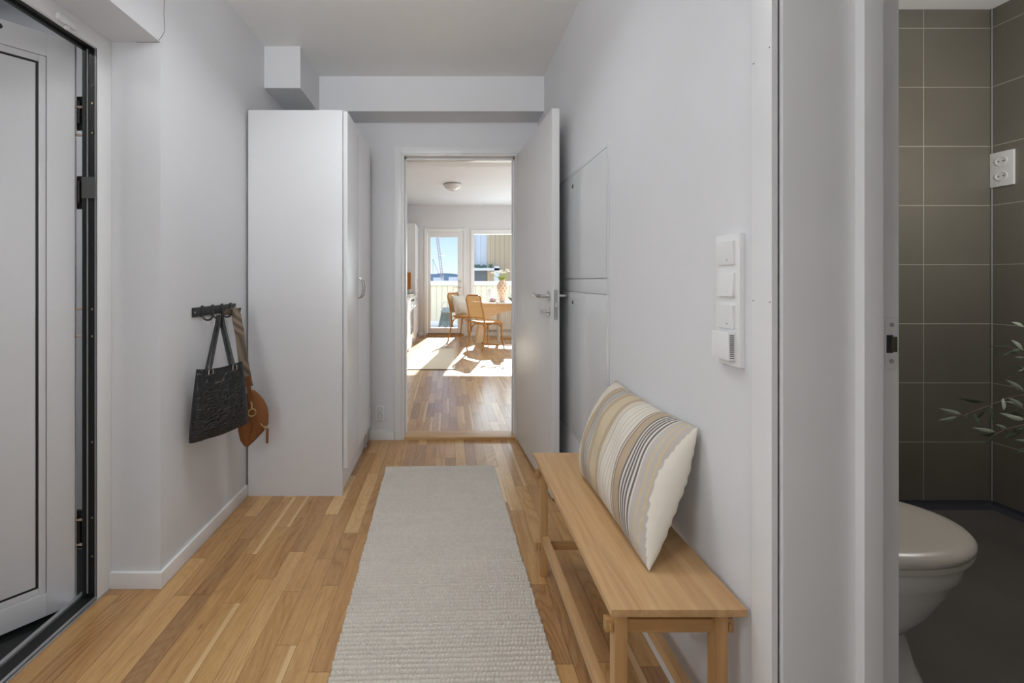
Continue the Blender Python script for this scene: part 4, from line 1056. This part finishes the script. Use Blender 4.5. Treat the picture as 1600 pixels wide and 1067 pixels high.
t = thing('neighbour_building', 'brown boarded neighbouring building with pale grey panels seen through the window', 'building', (4, 14.3, -6))
MB().box(1.36, 7.5, 14.0, 14.4, -8, 3.3).build('boarded_wall', M['brownclad'], t)
MB().box(.62, 1.36, 14.1, 14.5, 1.55, 3.3).build('grey_panel', M['greyclad'], t)
MB().box(.62, 1.36, 14.3, 14.5, -8, 1.55).build('lower_wall', M['zinc'], t)
MB().box(.86, .90, 13.95, 14.1, -1, 3.3).box(1.55, 1.72, 13.7, 14.0, -1, 1.62).build('post', M['trim_white'], t)
MB().box(.62, 1.72, 13.7, 13.85, 1.48, 1.56).build('balcony_rail', M['trim_white'], t)
m = MB()
for k in range(16): m.sphere((random.uniform(.7,1.5), 13.85+random.uniform(-.05,.05), 1.60+random.uniform(0,.05)), .05, 7)
o = m.build('rail_planting', M['leafgreen'], t)
tag(o, None, None, None, 'stuff')

struct('ground', MB().box(-500, 500, 40, 1200, -16, -15), M['ground'], 'open ground far below the balcony', 'ground')
# hills
m = MB(); N = 60; top = []
for k in range(N+1):
    x = -350 + 700*k/N; top.append((x, 14 + 3*math.sin(k*.35) + 2*math.sin(k*1.1) + random.uniform(-.4,.4)))
pts = [(x, 700, z) for x, z in top] + [(350, 700, -15), (-350, 700, -15)]
m.prism([Vector(p) for p in pts], (0, 120, 0))
tag(m.build('hill_ridge', M['hill'], angle=0), 'hazy green ridge of hills on the horizon through the balcony door', 'hills', None, 'structure')
spots = [(-14,230,-1.5,9,5),(-3,260,1,10,6),(8,240,-.5,9,5),(18,250,2,12,5),(-8,330,3.5,8,5),(5,340,4,9,5),(28,300,3,14,6),(-26,300,2.5,12,6),(14,360,5,9,6),(0,200,-2.5,12,5)]
desc = ['leftmost low block below the hills', 'white block straight behind the crane foot', 'flat block right of the crane foot', 'taller block toward the right of the door view', 'distant block rising just left of centre', 'distant block rising just right of centre', 'wide far block at the right of the skyline', 'wide far block at the left of the skyline', 'farthest slab behind the right-hand blocks', 'nearest low white roof above the parapet']
for k, (x, y, z, w, dd) in enumerate(spots):
    tag(MB().box(x-w/2, x+w/2, y, y+dd, -15, z).build('city_building', M['citywhite']), 'pale '+desc[k], 'building', 'distant city buildings')
# crane
t = thing('tower_crane', 'slender red and white construction crane leaning against the sky', 'crane', (-2.2, 150, -15))
def lattice(m, p, q, w, n):
    p, q = Vector(p), Vector(q); a = Vector((w, 0, 0)); b = Vector((0, w, 0))
    for o_ in (Vector(), a, b, a+b): m.tube([p+o_, q+o_], .09, 4)
    for k in range(n):
        u0 = p.lerp(q, k/n); u1 = p.lerp(q, (k+1)/n)
        m.tube([u0, u1+a], .06, 4); m.tube([u0+a, u1], .06, 4)
m = MB(); lattice(m, (-2.4, 150, 1.5), (-4.6, 150, 19), .8, 16); m.build('jib', M['craner'], t)
m = MB(); lattice(m, (-2.6, 150, -15), (-2.6, 150, 3.0), 1.0, 12); m.build('mast', M['citywhite'], t)
m = MB().tube([(-5.6, 150, 9.0), (-3.6, 150, 4.0), (-2.6, 150, 2.0)], .07, 4).tube([(-5.6, 150, 9.0), (-5.4, 150, 3.0)], .05, 4); m.build('cable', M['zinc'], t)

# ------------------------------------------------------------------ light
w = bpy.data.worlds.new('sky'); S.world = w; w.use_nodes = True; nt = w.node_tree
bg = nt.nodes['Background']; tc = nt.nodes.new('ShaderNodeTexCoord'); sp = nt.nodes.new('ShaderNodeSeparateXYZ'); rp = nt.nodes.new('ShaderNodeValToRGB')
nt.links.new(tc.outputs['Generated'], sp.inputs[0]); nt.links.new(sp.outputs[2], rp.inputs[0]); nt.links.new(rp.outputs[0], bg.inputs[0])
e = rp.color_ramp.elements; e[0].position = 0; e[0].color = srgb(226,236,250); e[1].position = 1; e[1].color = srgb(110,160,235)
n_ = e.new(.05); n_.color = srgb(205,224,252); n_ = e.new(.13); n_.color = srgb(176,204,250)
bg.inputs[1].default_value = 1.05
def lamp(typ, name, loc, power, size=None, rot=None, color=(1,1,1), **kw):
    l = bpy.data.lights.new(name, typ); l.energy = power; l.color = color
    if typ == 'AREA': l.shape = 'RECTANGLE'; l.size, l.size_y = size
    for k, v in kw.items(): setattr(l, k, v)
    o = bpy.data.objects.new(name, l); COL.objects.link(o); o.location = loc
    if rot: o.rotation_euler = rot
    return o
sd = Vector((-.17, -1, -.57)).normalized()
o = lamp('SUN', 'sun', (5, 30, 20), 13, color=(1, .97, .93), angle=math.radians(.6)); o.rotation_euler = sd.to_track_quat('-Z', 'Y').to_euler()
lamp('AREA', 'kitchen_window_daylight', (1.6, KY+.3, 1.45), 30, (2.2, 1.4), (-PI/2, 0, 0), (.88,.95,1))
lamp('AREA', 'kitchen_side_fill', (3.3, 5.8, 1.6), 36, (2.2, 1.6), (0, PI/2, 0), (.9,.95,1))  # added fill light; the right kitchen wall has no window
lamp('AREA', 'hall_rear_fill', (-.72, -2.3, 1.1), 9, (.8, 1.9), (PI/2, 0, 0), (.93,.97,1))  # unseen fill added behind the camera; the end wall has no window
lamp('POINT', 'hall_left_fill', (-.75, .10, 1.45), 13, color=(.94,.975,1), shadow_soft_size=.2)  # point fill added in mid-air to brighten the hall, no fixture
lamp('AREA', 'hall_upward_fill', (-.3, .1, 2.30), 5, (.4, .3), (1.92, 0, 0), (.94,.97,1), spread=math.radians(110))  # added fill aimed forward to brighten the hall ceiling, no fixture
lamp('AREA', 'hall_downward_fill', (-.3, 1.5, CH-.02), 4.8, (.4, .4), (0, 0, 0), (.93,.97,1), spread=math.radians(135))  # added downward fill for floor, rug and low walls, no fixture
lamp('AREA', 'corridor_light', (-2.3, .9, 2.35), 14, (.8, .8), (0, 0, 0))
lamp('POINT', 'bathroom_fill', (2.3, 1.25, 1.75), 12, color=(1,.98,.95), shadow_soft_size=.15)  # unseen fill added to lift the dark bathroom, no fixture
S.view_settings.view_transform = 'Standard'; S.view_settings.look = 'None'; S.view_settings.gamma = 1; S.view_settings.exposure = .42
S.view_settings.use_curve_mapping = False
